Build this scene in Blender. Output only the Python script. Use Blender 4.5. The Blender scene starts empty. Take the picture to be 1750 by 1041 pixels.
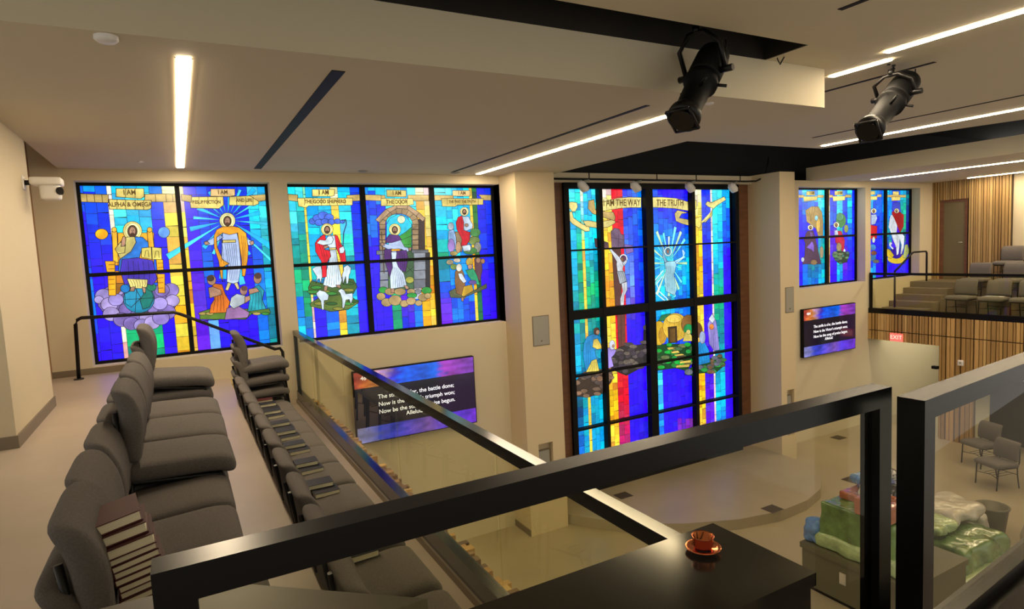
import bpy, math, random
from mathutils import Vector, Matrix
random.seed(7)
C = bpy.context.scene.collection
sc = bpy.context.scene
# ---------------------------------------------------------------- camera, world, exposure
F = 1048.9465
R = ((0.8767, -0.08482, 0.4735), (-0.47858, -0.05447, 0.87635), (-0.04854, -0.99491, -0.08835))
cam = bpy.data.cameras.new('camera'); cam.sensor_width = 36.0; cam.lens = F / 1750 * 36.0
cam.clip_start = 0.02; cam.clip_end = 200
co = bpy.data.objects.new('camera', cam); C.objects.link(co)
_r = Vector([R[i][0] for i in range(3)]).normalized(); _f = Vector([R[i][2] for i in range(3)]).normalized()
_u = _r.cross(_f).normalized(); _r = _f.cross(_u).normalized()
co.matrix_world = Matrix(((_r.x, _u.x, -_f.x, 0), (_r.y, _u.y, -_f.y, 0), (_r.z, _u.z, -_f.z, 0), (0, 0, 0, 1)))
sc.camera = co
w = bpy.data.worlds.new('hall'); sc.world = w; w.use_nodes = True
w.node_tree.nodes['Background'].inputs[0].default_value = (0.82, 0.76, 0.66, 1)
w.node_tree.nodes['Background'].inputs[1].default_value = 0.66
sc.view_settings.view_transform = 'Standard'; sc.view_settings.look = 'None'
sc.view_settings.gamma = 1.0; sc.view_settings.use_curve_mapping = False
sc.view_settings.exposure = 0.55
sc.cycles.use_denoising = True
sc.cycles.max_bounces = 8; sc.cycles.transparent_max_bounces = 16
sc.cycles.sample_clamp_indirect = 4.0
LAMP = 56.0     # strength of the LED strips

# levels (z = 0 is the photographer's eye)
ZA, ZB, ZF, ZL, ZP = -1.23, -1.49, -1.95, -4.57, -4.40     # aisle, second tier, front tier, hall floor, platform
ZC, ZU = 1.18, 1.53                                         # low ceiling, upper ceiling
YW, YG = 8.75, 9.0                                          # window wall face, glass plane

def at(u, v, x=None, y=None, z=None):
    d = (u - 875, v - 520.5, F)
    d = [R[i][0]*d[0] + R[i][1]*d[1] + R[i][2]*d[2] for i in range(3)]
    t = z/d[2] if z is not None else x/d[0] if x is not None else y/d[1]
    return (d[0]*t, d[1]*t, d[2]*t)

def lin(c):
    return tuple(((v/255)/12.92 if v <= 10 else (((v/255)+0.055)/1.055)**2.4) for v in c[:3])

# ---------------------------------------------------------------- materials
M = {}
def mat(name, col=None, rough=0.5, metal=0.0, emit=None, es=1.0, coat=0.0, spec=0.5, noise=None, bump=None, attr=False, attr_emit=False, noise_rough=None):
    m = bpy.data.materials.new(name); m.use_nodes = True; nt = m.node_tree; N = nt.nodes; L = nt.links
    b = N['Principled BSDF']; b.inputs['Roughness'].default_value = rough; b.inputs['Metallic'].default_value = metal
    b.inputs['Coat Weight'].default_value = coat; b.inputs['Coat Roughness'].default_value = 0.08
    b.inputs['Specular IOR Level'].default_value = spec
    if col is not None: b.inputs['Base Color'].default_value = (*lin(col), 1)
    if emit is not None:
        b.inputs['Emission Color'].default_value = (*emit, 1); b.inputs['Emission Strength'].default_value = es
    tc = N.new('ShaderNodeTexCoord')
    if noise:                      # (scale, amount, stretch)
        sc_, amt, st = noise
        mp = N.new('ShaderNodeMapping'); mp.inputs['Scale'].default_value = st
        L.new(tc.outputs['Object'], mp.inputs[0])
        n = N.new('ShaderNodeTexNoise'); n.inputs['Scale'].default_value = sc_; n.inputs['Detail'].default_value = 6
        n.inputs['Roughness'].default_value = 0.6
        L.new(mp.outputs[0], n.inputs[0])
        r = N.new('ShaderNodeMapRange'); r.inputs[1].default_value = 0.25; r.inputs[2].default_value = 0.75
        r.inputs[3].default_value = 1-amt; r.inputs[4].default_value = 1+amt
        L.new(n.outputs['Fac'], r.inputs[0])
        mx = N.new('ShaderNodeVectorMath'); mx.operation = 'SCALE'
        if attr:
            a = N.new('ShaderNodeAttribute'); a.attribute_name = 'Col'; L.new(a.outputs['Color'], mx.inputs[0])
        else: mx.inputs[0].default_value = lin(col)
        L.new(r.outputs[0], mx.inputs['Scale']); L.new(mx.outputs[0], b.inputs['Base Color'])
        if noise_rough:
            r2 = N.new('ShaderNodeMapRange'); r2.inputs[3].default_value = noise_rough[0]; r2.inputs[4].default_value = noise_rough[1]
            L.new(n.outputs['Fac'], r2.inputs[0]); L.new(r2.outputs[0], b.inputs['Roughness'])
    elif attr:
        a = N.new('ShaderNodeAttribute'); a.attribute_name = 'Col'; L.new(a.outputs['Color'], b.inputs['Base Color'])
    if attr_emit:
        a = N.new('ShaderNodeAttribute'); a.attribute_name = 'Col'; b.inputs['Base Color'].default_value = (0.01, 0.01, 0.012, 1)
        n = N.new('ShaderNodeTexNoise'); n.inputs['Scale'].default_value = 14; n.inputs['Detail'].default_value = 4
        L.new(tc.outputs['Object'], n.inputs[0])
        r = N.new('ShaderNodeMapRange'); r.inputs[1].default_value = 0.3; r.inputs[2].default_value = 0.7
        r.inputs[3].default_value = 0.82*es; r.inputs[4].default_value = 1.15*es
        L.new(n.outputs['Fac'], r.inputs[0]); L.new(a.outputs['Color'], b.inputs['Emission Color']); L.new(r.outputs[0], b.inputs['Emission Strength'])
    if bump:                       # (scale, strength)
        n = N.new('ShaderNodeTexNoise'); n.inputs['Scale'].default_value = bump[0]; n.inputs['Detail'].default_value = 3
        L.new(tc.outputs['Object'], n.inputs[0])
        bp = N.new('ShaderNodeBump'); bp.inputs['Strength'].default_value = bump[1]; bp.inputs['Distance'].default_value = 0.02
        L.new(n.outputs['Fac'], bp.inputs['Height']); L.new(bp.outputs[0], b.inputs['Normal'])
    M[name] = m; return m

mat('wall_paint', (206, 194, 166), 0.7, noise=(0.7, 0.03, (1, 1, 1)))
mat('ceiling_paint', (204, 194, 168), 0.75, noise=(0.5, 0.03, (1, 1, 1)))
mat('column_paint', (208, 190, 155), 0.65)
mat('concrete', (172, 158, 142), 0.4, noise=(1.3, 0.16, (1, 1, 1)), noise_rough=(0.28, 0.5))
mat('hall_concrete', (160, 148, 125), 0.35, noise=(1.0, 0.14, (1, 1, 1)), noise_rough=(0.25, 0.45))
mat('riser_paint', (196, 172, 112), 0.6)
mat('base_grey', (120, 108, 90), 0.5)
mat('void_black', (14, 14, 16), 0.8)
mat('cavity_brown', (30, 25, 18), 0.8, noise=(3, 0.4, (1, 1, 1)))
mat('black_metal', (16, 15, 16), 0.4, spec=0.35)
mat('black_rail', (7, 6, 6), 0.27, spec=0.26)
mat('fixture_black', (9, 9, 10), 0.6, spec=0.2)
mat('balustrade_black', (12, 12, 13), 0.16, spec=0.7)
mat('plinth_black', (20, 19, 16), 0.14, spec=0.4)
mat('parapet_grey', (88, 80, 64), 0.45, noise=(5, 0.15, (1, 1, 1)))
mat('fabric', (104, 99, 96), 0.92, noise=(160, 0.22, (1, 1, 1)), bump=(220, 0.25), spec=0.2)
mat('book_cover', (84, 36, 40), 0.55, noise=(60, 0.15, (1, 1, 1)))
mat('book_cover_blue', (44, 44, 54), 0.65, spec=0.3)
mat('book_pages', (252, 242, 208), 0.8, noise=(260, 0.12, (0.05, 0.05, 4)))
mat('copper', (222, 128, 82), 0.14, metal=1.0)
mat('white_plastic', (225, 222, 218), 0.4)
mat('grey_plastic', (150, 148, 138), 0.45)
mat('dark_glass', (12, 12, 14), 0.1)
mat('slats', None, 0.5, attr=True, noise=(9, 0.12, (3, 3, 0.4)))
mat('wood_dark', (104, 66, 40), 0.5, noise=(2.5, 0.3, (1, 1, 6)))
mat('wood_door', (140, 100, 62), 0.5, noise=(5, 0.2, (6, 6, 0.5)))
mat('door_olive', (104, 94, 66), 0.6)
mat('lamp', (255, 240, 210), 0.5, emit=(1.0, 0.80, 0.54), es=LAMP)
mat('stained_glass', None, 0.25, attr_emit=True, es=0.95)
mat('screen', None, 0.12, attr_emit=True, es=0.62)
mat('screen_text', (230, 230, 235), 0.4, emit=(0.85, 0.87, 0.95), es=0.7)
mat('lead_text', (60, 45, 20), 0.5, emit=(0.07, 0.04, 0.01), es=1.0)
mat('exit_red', (210, 60, 55), 0.4, emit=(0.85, 0.16, 0.12), es=0.8)
mat('exit_letters', (235, 190, 170), 0.4, emit=(1.0, 0.55, 0.45), es=0.9)
mat('floor_vent', (66, 56, 42), 0.5)
mat('wrap_green', (92, 122, 66), 0.2, coat=1.0, noise=(4, 0.6, (1, 1, 1)), bump=(11, 1.0))
mat('wrap_pale', (158, 178, 128), 0.25, coat=1.0, noise=(6, 0.35, (1, 1, 1)), bump=(10, 1.0))
mat('wrap_orange', (160, 92, 62), 0.2, coat=1.0, noise=(6, 0.2, (1, 1, 1)), bump=(12, 0.9))
mat('wrap_blue', (86, 130, 190), 0.2, coat=1.0, noise=(8, 0.3, (1, 1, 1)), bump=(12, 0.9))
mat('wrap_dark', (52, 54, 50), 0.25, coat=1.0, noise=(8, 0.5, (1, 1, 1)), bump=(11, 1.0))
mat('wrap_white', (190, 182, 168), 0.3, coat=0.7, noise=(7, 0.2, (1, 1, 1)), bump=(9, 0.8))
mat('crate_grey', (96, 92, 72), 0.45)
mat('red_plastic', (190, 30, 30), 0.4)

def glass_mat(name, tint, ior):
    m = bpy.data.materials.new(name); m.use_nodes = True; nt = m.node_tree; N = nt.nodes; L = nt.links
    N.remove(N['Principled BSDF']); out = N['Material Output']
    tr = N.new('ShaderNodeBsdfTransparent'); tr.inputs[0].default_value = (*tint, 1)
    gl = N.new('ShaderNodeBsdfGlossy'); gl.inputs['Roughness'].default_value = 0.01
    fr = N.new('ShaderNodeFresnel'); fr.inputs[0].default_value = ior
    mx = N.new('ShaderNodeMixShader')
    ge = N.new('ShaderNodeNewGeometry'); mm = N.new('ShaderNodeMath'); mm.operation = 'MULTIPLY'; iv = N.new('ShaderNodeMath'); iv.operation = 'SUBTRACT'; iv.inputs[0].default_value = 1.0
    L.new(ge.outputs['Backfacing'], iv.inputs[1]); L.new(iv.outputs[0], mm.inputs[0]); L.new(fr.outputs[0], mm.inputs[1])
    L.new(mm.outputs[0], mx.inputs[0]); L.new(tr.outputs[0], mx.inputs[1]); L.new(gl.outputs[0], mx.inputs[2]); L.new(mx.outputs[0], out.inputs[0])
    M[name] = m
glass_mat('rail_glass', (0.955, 0.955, 0.84), 1.38)
glass_mat('near_glass', (0.95, 0.945, 0.87), 1.28)

# ---------------------------------------------------------------- mesh helpers
class MB:
    def __init__(s): s.v = []; s.f = []; s.c = []; s.sm = []
    def quad(s, pts, col=None, smooth=False):
        i = len(s.v); s.v += [tuple(p) for p in pts]; s.f.append(tuple(range(i, i+len(pts)))); s.c.append(col); s.sm.append(smooth)
    def box(s, x0, x1, y0, y1, z0, z1, col=None):
        i = len(s.v)
        s.v += [(x, y, z) for z in (z0, z1) for y in (y0, y1) for x in (x0, x1)]
        for f in ((0,2,3,1), (4,5,7,6), (0,1,5,4), (2,6,7,3), (0,4,6,2), (1,3,7,5)):
            s.f.append(tuple(i+k for k in f)); s.c.append(col); s.sm.append(False)
        return s
    def prism(s, pts, z0, z1, col=None):      # pts: xy polygon, counter-clockwise
        n = len(pts); i = len(s.v)
        s.v += [(p[0], p[1], z0) for p in pts] + [(p[0], p[1], z1) for p in pts]
        s.f.append(tuple(i+k for k in range(n-1, -1, -1))); s.f.append(tuple(i+n+k for k in range(n)))
        for k in range(n): s.f.append((i+k, i+(k+1) % n, i+n+(k+1) % n, i+n+k))
        s.c += [col]*(n+2); s.sm += [False]*(n+2); return s
    def tube(s, path, r, n=10, col=None):
        path = [Vector(p) for p in path]; rings = []
        for k, p in enumerate(path):
            d = (path[min(k+1, len(path)-1)] - path[max(k-1, 0)]).normalized()
            a = Vector((0, 0, 1)) if abs(d.z) < 0.9 else Vector((1, 0, 0))
            e1 = d.cross(a).normalized(); e2 = d.cross(e1); i = len(s.v)
            rr = r[k] if isinstance(r, (list, tuple)) else r
            s.v += [tuple(p + e1*(rr*math.cos(2*math.pi*j/n)) + e2*(rr*math.sin(2*math.pi*j/n))) for j in range(n)]
            rings.append(i)
        for a, b in zip(rings, rings[1:]):
            for j in range(n):
                s.f.append((a+j, a+(j+1) % n, b+(j+1) % n, b+j)); s.c.append(col); s.sm.append(True)
        s.f.append(tuple(rings[0]+j for j in range(n-1, -1, -1))); s.f.append(tuple(rings[-1]+j for j in range(n)))
        s.c += [col]*2; s.sm += [False]*2; return s
    def lathe(s, prof, cx, cy, n=40):
        rings = []
        for r, z in prof:
            i = len(s.v); s.v += [(cx+r*math.cos(2*math.pi*j/n), cy+r*math.sin(2*math.pi*j/n), z) for j in range(n)]; rings.append(i)
        for a, b in zip(rings, rings[1:]):
            for j in range(n): s.f.append((a+j, a+(j+1) % n, b+(j+1) % n, b+j)); s.c.append(None); s.sm.append(True)
        return s
    def rbox(s, cx, cy, cz, hx, hy, hz, r, n=10, fn=None):
        g = [math.sin(math.pi/2*(-1+2*k/n)) for k in range(n+1)]
        h = (hx, hy, hz); idx = {}
        def vert(p):
            key = tuple(round(t, 5) for t in p)
            if key in idx: return idx[key]
            q = []; d = []
            for k in range(3):
                t = p[k]*h[k]; c_ = max(-(h[k]-r), min(h[k]-r, t)); q.append(c_); d.append(t-c_)
            L_ = math.sqrt(sum(t*t for t in d)) or 1e-9
            o = [q[k] + (d[k]/L_*r if L_ > 1e-8 else 0) for k in range(3)]
            o = [o[0], o[1], o[2]]
            if fn: o = list(fn(*o))
            s.v.append((o[0]+cx, o[1]+cy, o[2]+cz)); idx[key] = len(s.v)-1; return idx[key]
        for ax in range(3):
            for sg in (-1, 1):
                for a in range(n):
                    for b in range(n):
                        ps = []
                        for (da, db) in ((0, 0), (1, 0), (1, 1), (0, 1)):
                            p = [0, 0, 0]; p[ax] = sg; p[(ax+1) % 3] = g[a+da]; p[(ax+2) % 3] = g[b+db]; ps.append(vert(p))
                        if sg < 0: ps.reverse()
                        s.f.append(tuple(ps)); s.c.append(None); s.sm.append(True)
        return s
    def build(s, name, m, parent=None, loc=None):
        me = bpy.data.meshes.new(name); me.from_pydata(s.v, [], s.f); me.update()
        me.materials.append(M[m] if isinstance(m, str) else m)
        me.polygons.foreach_set('use_smooth', s.sm)
        if any(c is not None for c in s.c):
            a = me.color_attributes.new('Col', 'FLOAT_COLOR', 'CORNER'); k = 0; data = []
            for p, c in zip(me.polygons, s.c):
                if c is None: c = (0, 0, 0)
                if isinstance(c[0], (tuple, list)):
                    for cc in c: data += [*cc, 1.0]
                else: data += [*c, 1.0]*p.loop_total
            a.data.foreach_set('color', data)
        o = bpy.data.objects.new(name, me); C.objects.link(o)
        if parent: o.parent = parent
        if loc: o.location = loc
        return o

def tag(o, label=None, cat=None, group=None, kind=None):
    if label: o['label'] = label
    if cat: o['category'] = cat
    if group: o['group'] = group
    if kind: o['kind'] = kind
    return o
def empty(name, loc=(0, 0, 0), rz=0, **k):
    o = bpy.data.objects.new(name, None); C.objects.link(o); o.location = loc; o.rotation_euler = (0, 0, rz)
    o.empty_display_size = 0.1
    return tag(o, **k)
def struct(o): o['kind'] = 'structure'; return o
def copy_tree(o, parent=None):
    c = o.copy(); C.objects.link(c)
    if parent: c.parent = parent
    for ch in list(o.children): copy_tree(ch, c)
    return c
def text_obj(name, body, size, m, parent, loc, rot, align='CENTER', ext=0.0015, font=None, sx=1.0):
    cu = bpy.data.curves.new(name, 'FONT'); cu.body = body; cu.size = size; cu.align_x = align; cu.align_y = 'CENTER'; cu.extrude = ext
    cu.offset = 0.0022 if m == 'lead_text' else 0.0
    t = bpy.data.objects.new(name+'_c', cu); C.objects.link(t)
    bpy.context.view_layer.update()
    me = bpy.data.meshes.new_from_object(t.evaluated_get(bpy.context.evaluated_depsgraph_get()))
    C.objects.unlink(t); bpy.data.objects.remove(t)
    me.materials.clear(); me.materials.append(M[m])
    o = bpy.data.objects.new(name, me); C.objects.link(o); o.location = loc; o.rotation_euler = rot; o.scale = (sx, 1, 1)
    if parent: o.parent = parent
    return o

# ---------------------------------------------------------------- room shell
def wall_with_openings(name, x0, x1, z0, z1, y0, y1, holes, m='wall_paint'):
    xs = sorted({x0, x1, *[h[0] for h in holes], *[h[1] for h in holes]}); b = MB()
    for a, c in zip(xs, xs[1:]):
        cuts = sorted([(h[2], h[3]) for h in holes if h[0] <= a+1e-6 and h[1] >= c-1e-6]); z = z0
        for lo, hi in cuts:
            if lo > z: b.box(a, c, y0, y1, z, lo)
            z = hi
        if z < z1: b.box(a, c, y0, y1, z, z1)
    return struct(b.build(name, m))
W1 = (-0.972, 1.168, -1.145, 1.05); W2 = (1.39, 4.60, -1.145, 1.05)
W3 = (5.90, 9.98, -3.90, 1.04); W4 = (11.86, 14.245, -1.145, 1.05); W5 = (14.45, 16.512, -1.145, 1.05)
CX0, CX1, CYL = 4.60, 5.30, 8.23      # left column
DX0, DX1, DYL = 10.45, 10.90, 8.13    # right column
YB = 8.95                             # big window plane
wall_with_openings('wall_back', -3.0, 4.66, ZL, 1.75, YW, YG+0.25, [W1, W2])
wall_with_openings('wall_back_right', 10.86, 21.0, ZL, 1.19, YW, YG+0.25, [W4, W5])
struct(MB().box(5.2, 10.6, YB+0.10, YB+0.3, ZL, 2.2).build('wall_back_center', 'void_black'))
struct(MB().box(5.2, 10.6, YB-0.16, YB+0.10, 1.10, 1.26).build('trim_1', 'wall_paint'))
struct(MB().box(CX1-0.02, W3[0], YB-0.06, YB+0.1, ZP, 1.12).build('trim_2', 'wood_dark'))
struct(MB().box(W3[1]+0.10, DX0+0.02, YB-0.06, YB+0.1, ZP, 1.12).build('trim_3', 'wood_dark'))
struct(MB().box(W3[0], W3[1]+0.1, YB-0.16, YB+0.1, ZP-0.02, W3[2]).build('trim_4', 'fixture_black'))
# columns (with recessed service niches on their fronts)
def column(name, x0, x1, yf, nx0, nx1):
    wall_with_openings(name, x0, x1, ZL, 1.27, yf, yf+0.12, [(nx0, nx1, -4.05, -3.10)], 'column_paint')
    b = MB().box(x0, x1, yf+0.12, YB+0.3, ZL, 1.27)
    o = b.build('column_core', 'column_paint'); o.parent = bpy.data.objects[name]
column('wall_column_left', CX0, CX1, CYL, 4.80, 5.07)
column('wall_column_right', DX0, DX1, DYL, 10.62, 10.84)
struct(MB().box(CX0-0.012, CX0+0.0, CYL+0.01, YW, ZL, ZL+0.10).build('baseboard_column', 'base_grey'))
# left pier and side wall
struct(MB().box(-3.2, -1.10, 5.45, 6.95, ZA, 1.75).build('wall_pier', 'wall_paint'))
b = MB().box(-3.2, -1.088, 5.438, 6.962, ZA, ZA+0.09); struct(b.build('baseboard_pier', 'base_grey'))
struct(MB().box(-1.55, -1.37, 6.9, YW, ZA, 1.75).build('wall_left', 'wood_door'))
struct(MB().box(-1.37, -0.34, YW-0.015, YW+0.01, ZA, ZA+0.075).build('baseboard_left', 'base_grey'))
# balcony tiers
struct(MB().box(-3.2, -0.36, -1.5, YW+0.1, ZA-0.25, ZA).build('floor_aisle', 'concrete'))
struct(MB().box(-0.36, 0.475, -1.5, YW+0.1, ZB-0.46, ZB).build('floor_second_tier', 'concrete'))
struct(MB().box(0.475, 1.37, -1.5, YW, ZF-0.25, ZF).build('floor_front_tier', 'concrete'))
b = MB().box(0.466, 0.486, 1.0, YW, ZB-0.46, ZB-0.03); struct(b.build('trim_5', 'riser_paint'))
struct(MB().box(0.44, 0.62, YW-0.30, YW, ZF, ZB-0.02).build('trim_6', 'riser_paint'))
# hall floor and platform
struct(MB().box(-3.2, 21, -3, YW+0.4, ZL-0.3, ZL).build('floor_hall', 'hall_concrete'))
pc = [(5.30, 9.2), (5.30, 8.33), (5.62, 7.85), (6.05, 7.35), (6.7, 6.92), (7.45, 6.58), (8.2, 6.42), (8.9, 6.45), (9.5, 6.62), (10.0, 6.95), (10.32, 7.4), (10.45, 7.9), (10.45, 9.2)]
struct(MB().prism(pc, ZL, ZP).build('floor_platform', 'hall_concrete'))
# ceilings
struct(MB().box(-1.10, 5.42, 3.72, YW+0.1, ZC, ZU).build('ceiling_low', 'ceiling_paint'))
b = MB().box(-4, 12.0, -3, 3.31, ZU, ZU+0.12)
b.prism([(4.62, 3.31), (11.3, 3.31), (10.25, 7.1), (5.42, 7.1), (5.42, 3.72), (4.62, 3.72)], ZU, ZU+0.12)
struct(b.build('ceiling_upper', 'ceiling_paint'))
b = MB().box(-4, 4.62, 3.31, 3.33, ZU+0.12, ZU+0.75).box(-4, 4.62, 3.722, 3.76, ZU, ZU+0.75).box(-4, 4.64, 3.31, 3.72, ZU+0.73, ZU+0.75).box(4.60, 4.62, 3.31, 3.72, ZU, ZU+0.75)
struct(b.build('ceiling_slot', 'cavity_brown'))
b = MB().box(5.0, 21, -3, YG+0.5, 2.5, 2.55).box(5.42, 21, YG+0.28, YG+0.3, 1.2, 2.55); struct(b.build('ceiling_void', 'void_black'))
b = MB().box(-3.2, -1.10, 3.7, YW+0.1, 1.62, 1.7); struct(b.build('ceiling_left', 'ceiling_paint'))
struct(MB().box(12.25, 21, -3, YW+0.1, ZC, ZC+0.29).build('ceiling_far', 'ceiling_paint'))

# ---------------------------------------------------------------- ceiling lights, slots, small ceiling things
def strip_light(x, y0, y1, z, w_, label, group='long linear ceiling lights'):
    t = empty('linear_light', (x, y0, z-0.003), label=label, cat='ceiling light', group=group)
    d = MB().box(-w_/2, w_/2, 0, y1-y0, -0.008, 0.0); d.build('diffuser', 'lamp', t)
    f = MB().box(-w_/2-0.012, -w_/2, -0.012, y1-y0+0.012, -0.005, 0.0).box(w_/2, w_/2+0.012, -0.012, y1-y0+0.012, -0.005, 0.0)
    f.build('housing', 'ceiling_paint', t)
strip_light(0.135, 4.03, 8.40, ZC, 0.075, 'short fat looking linear ceiling light nearest the left wall, above the white haloed figures')
strip_light(4.13, 4.42, 8.52, ZC, 0.075, 'linear ceiling light running from behind the nearer hanging spotlight to above the three-bay window')
strip_light(5.46, 1.2, 3.18, ZU-0.0, 0.085, 'brightest linear ceiling light in the top right corner')
strip_light(5.72, 3.30, 3.86, ZU, 0.075, 'short stretch of linear ceiling light just above the hook of the farther spotlight')
strip_light(9.92, 1.5, 6.85, ZU, 0.085, 'linear ceiling light passing behind the lower end of the farther spotlight')
strip_light(13.75, 2.0, 8.30, ZC, 0.075, 'nearer of the two linear lights under the far balcony ceiling')
strip_light(16.65, 2.0, 7.75, ZC, 0.075, 'farther of the two linear lights under the far balcony ceiling')
def slot(x, y0, y1, z, w_, label):
    o = MB().box(-w_/2, w_/2, 0, y1-y0, -0.004, 0.012).build('ceiling_slot_diffuser', 'fixture_black', loc=(x, y0, z))
    tag(o, label, 'air slot', 'black air slots in the ceiling')
slot(1.0, 4.0, 8.43, ZC, 0.085, 'broad black air slot in the low ceiling right of the leftmost light')
slot(3.66, 4.15, 8.4, ZC, 0.05, 'thin black air slot just left of the light above the three-bay window')
slot(6.26, 3.2, 4.3, ZU, 0.05, 'thin black air slot crossing behind the top of the farther spotlight')
slot(8.95, 2.0, 6.35, ZU, 0.05, 'thin black air slot alongside the light behind the farther spotlight')
slot(4.13, 2.25, 2.72, ZU, 0.05, 'short black air slot near the top edge above the nearer spotlight')
def disc(name, u, v, z, r, h, m, label, cat):
    x, y, _ = at(u, v, z=z)
    o = MB().lathe([(0.001, -h), (r*0.75, -h), (r, -h*0.6), (r, 0)], 0, 0, 24).build(name, m, loc=(x, y, z)); tag(o, label, cat)
disc('smoke_detector', 181, 62, ZC, 0.055, 0.03, 'white_plastic', 'white round smoke detector on the low ceiling near the upper left', 'smoke detector')
disc('sprinkler_cap', 240, 276, ZC, 0.035, 0.012, 'white_plastic', 'small white sprinkler cap on the low ceiling left of the first light', 'sprinkler')
disc('sprinkler_cap', 1213, 176, ZC, 0.035, 0.012, 'white_plastic', 'small white sprinkler cap beside the lower end of the nearer spotlight', 'sprinkler')

# ---------------------------------------------------------------- stained glass
B1=(40,0,250); B2=(0,50,225); B3=(0,105,230); CY=(0,190,235); C2=(70,225,235); TL=(0,140,150); GR=(0,170,110); YE=(255,215,70); OR=(240,165,15)
WH=(250,245,205); RD=(232,10,40); PU=(90,30,215); LB=(90,140,240); DB=(20,0,140); TD=(0,95,120)
SKIN=(165,125,100); TAN=(192,164,96); GOLD=(222,200,110); CREAM=(236,228,160)
class SG:
    def __init__(s, win, yg):
        s.w = win; s.y = yg; s.b = MB(); s.k = 0; x0, x1, z0, z1 = win
        s.b.quad([(x0, yg, z0), (x1, yg, z0), (x1, yg, z1), (x0, yg, z1)], (0.004, 0.004, 0.008))
    def crop(s, ox, oz, k): s.o = (ox, oz, k); return s
    def p(s, a, b): 
        q = at(a/s.o[2]+s.o[0], b/s.o[2]+s.o[1], y=s.y)
        return (max(s.w[0], min(s.w[1], q[0])), max(s.w[2], min(s.w[3], q[2])))
    def raw(s, pts, col, dy):
        # shapes face the room (-y): order so that the normal points to -y
        A = sum(pts[i][0]*pts[(i+1) % len(pts)][1]-pts[(i+1) % len(pts)][0]*pts[i][1] for i in range(len(pts)))
        if A < 0: pts = pts[::-1]
        s.b.quad([(x, s.y-dy, z) for x, z in pts], col)
    def tiles(s, stripes, tw=0.13, th=0.15):
        x0, x1, z0, z1 = s.w; H = z1-z0; g = 0.0022
        for (a, b_, stops) in stripes:
            xa = a; n = max(1, round((b_-a)/tw)); d = (b_-a)/n
            for i in range(n):
                z = z1
                while z > z0+0.01:
                    h = th*random.uniform(0.55, 1.35); zb = max(z0, z-h)
                    if zb-z0 < 0.04: zb = z0
                    t = (z1-(z+zb)/2)/H
                    k = 0
                    while k < len(stops)-2 and t > stops[k+1][0]: k += 1
                    (t0, c0), (t1, c1) = stops[k], stops[min(k+1, len(stops)-1)]
                    f = 0 if t1 == t0 else max(0, min(1, (t-t0)/(t1-t0)+random.uniform(-0.25, 0.25)))
                    c = [c0[j]*(1-f)+c1[j]*f for j in range(3)]
                    br = random.uniform(0.78, 1.12); sh = random.uniform(-22, 22)
                    c = [max(0, min(255, c[0]*br)), max(0, min(255, c[1]*br+sh)), max(0, min(255, c[2]*(br*0.4+0.6)))]
                    j1 = random.uniform(-0.006, 0.006)
                    s.raw([(xa+i*d+g, zb+g), (xa+(i+1)*d-g, zb+g+j1), (xa+(i+1)*d-g, z-g+j1), (xa+i*d+g, z-g)], lin(c), 0.002)
                    z = zb
    def poly(s, col, pts, out=0.007, world=False):
        s.k += 1; dy = 0.003+s.k*0.00011
        P_ = pts if world else [s.p(*q) for q in pts]
        lc = lin(col); rr_ = random.Random(s.k*31)
        vc = []
        for q in P_:
            f_ = rr_.uniform(0.62, 1.28); vc.append(tuple(min(1, v*f_) for v in lc))
        A_ = sum(P_[i][0]*P_[(i+1) % len(P_)][1]-P_[(i+1) % len(P_)][0]*P_[i][1] for i in range(len(P_)))
        s.raw(P_, tuple(vc if A_ >= 0 else vc[::-1]), dy)
        if out:
            n = len(P_)
            for i in range(n):
                a, c = P_[i], P_[(i+1) % n]; dx, dz = c[0]-a[0], c[1]-a[1]; L_ = math.hypot(dx, dz)
                if L_ < 1e-6: continue
                nx, nz = -dz/L_*out/2, dx/L_*out/2; ex, ez = dx/L_*out/2, dz/L_*out/2
                s.raw([(a[0]-ex+nx, a[1]-ez+nz), (c[0]+ex+nx, c[1]+ez+nz), (c[0]+ex-nx, c[1]+ez-nz), (a[0]-ex-nx, a[1]-ez-nz)], (0.006, 0.005, 0.006), dy+0.0001)
    def ell(s, col, x, y, rx, ry=None, n=18, out=0.006):
        ry = ry or rx; s.poly(col, [(x+rx*math.cos(2*math.pi*i/n), y+ry*math.sin(2*math.pi*i/n)) for i in range(n)], out)
    def line(s, pts, wd=0.006, col=(6, 5, 6)):
        s.k += 1; P_ = [s.p(*q) for q in pts]
        for a, c in zip(P_, P_[1:]):
            dx, dz = c[0]-a[0], c[1]-a[1]; L_ = math.hypot(dx, dz) or 1; nx, nz = -dz/L_*wd/2, dx/L_*wd/2
            s.raw([(a[0]+nx, a[1]+nz), (c[0]+nx, c[1]+nz), (c[0]-nx, c[1]-nz), (a[0]-nx, a[1]-nz)], lin(col), 0.0032+s.k*0.00011)
    def folds(s, x0, y0, x1, y1, x2, y2, x3, y3, n=4):
        # fold lines between the line (x0,y0)-(x1,y1) at the top and (x2,y2)-(x3,y3) at the bottom
        for i in range(n):
            t = (i+0.5)/n; a = (x0+(x1-x0)*t, y0+(y1-y0)*t); c = (x2+(x3-x2)*t, y2+(y3-y2)*t)
            s.line([a, ((a[0]+c[0])/2+3, (a[1]+c[1])/2), c], 0.0045)
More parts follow.
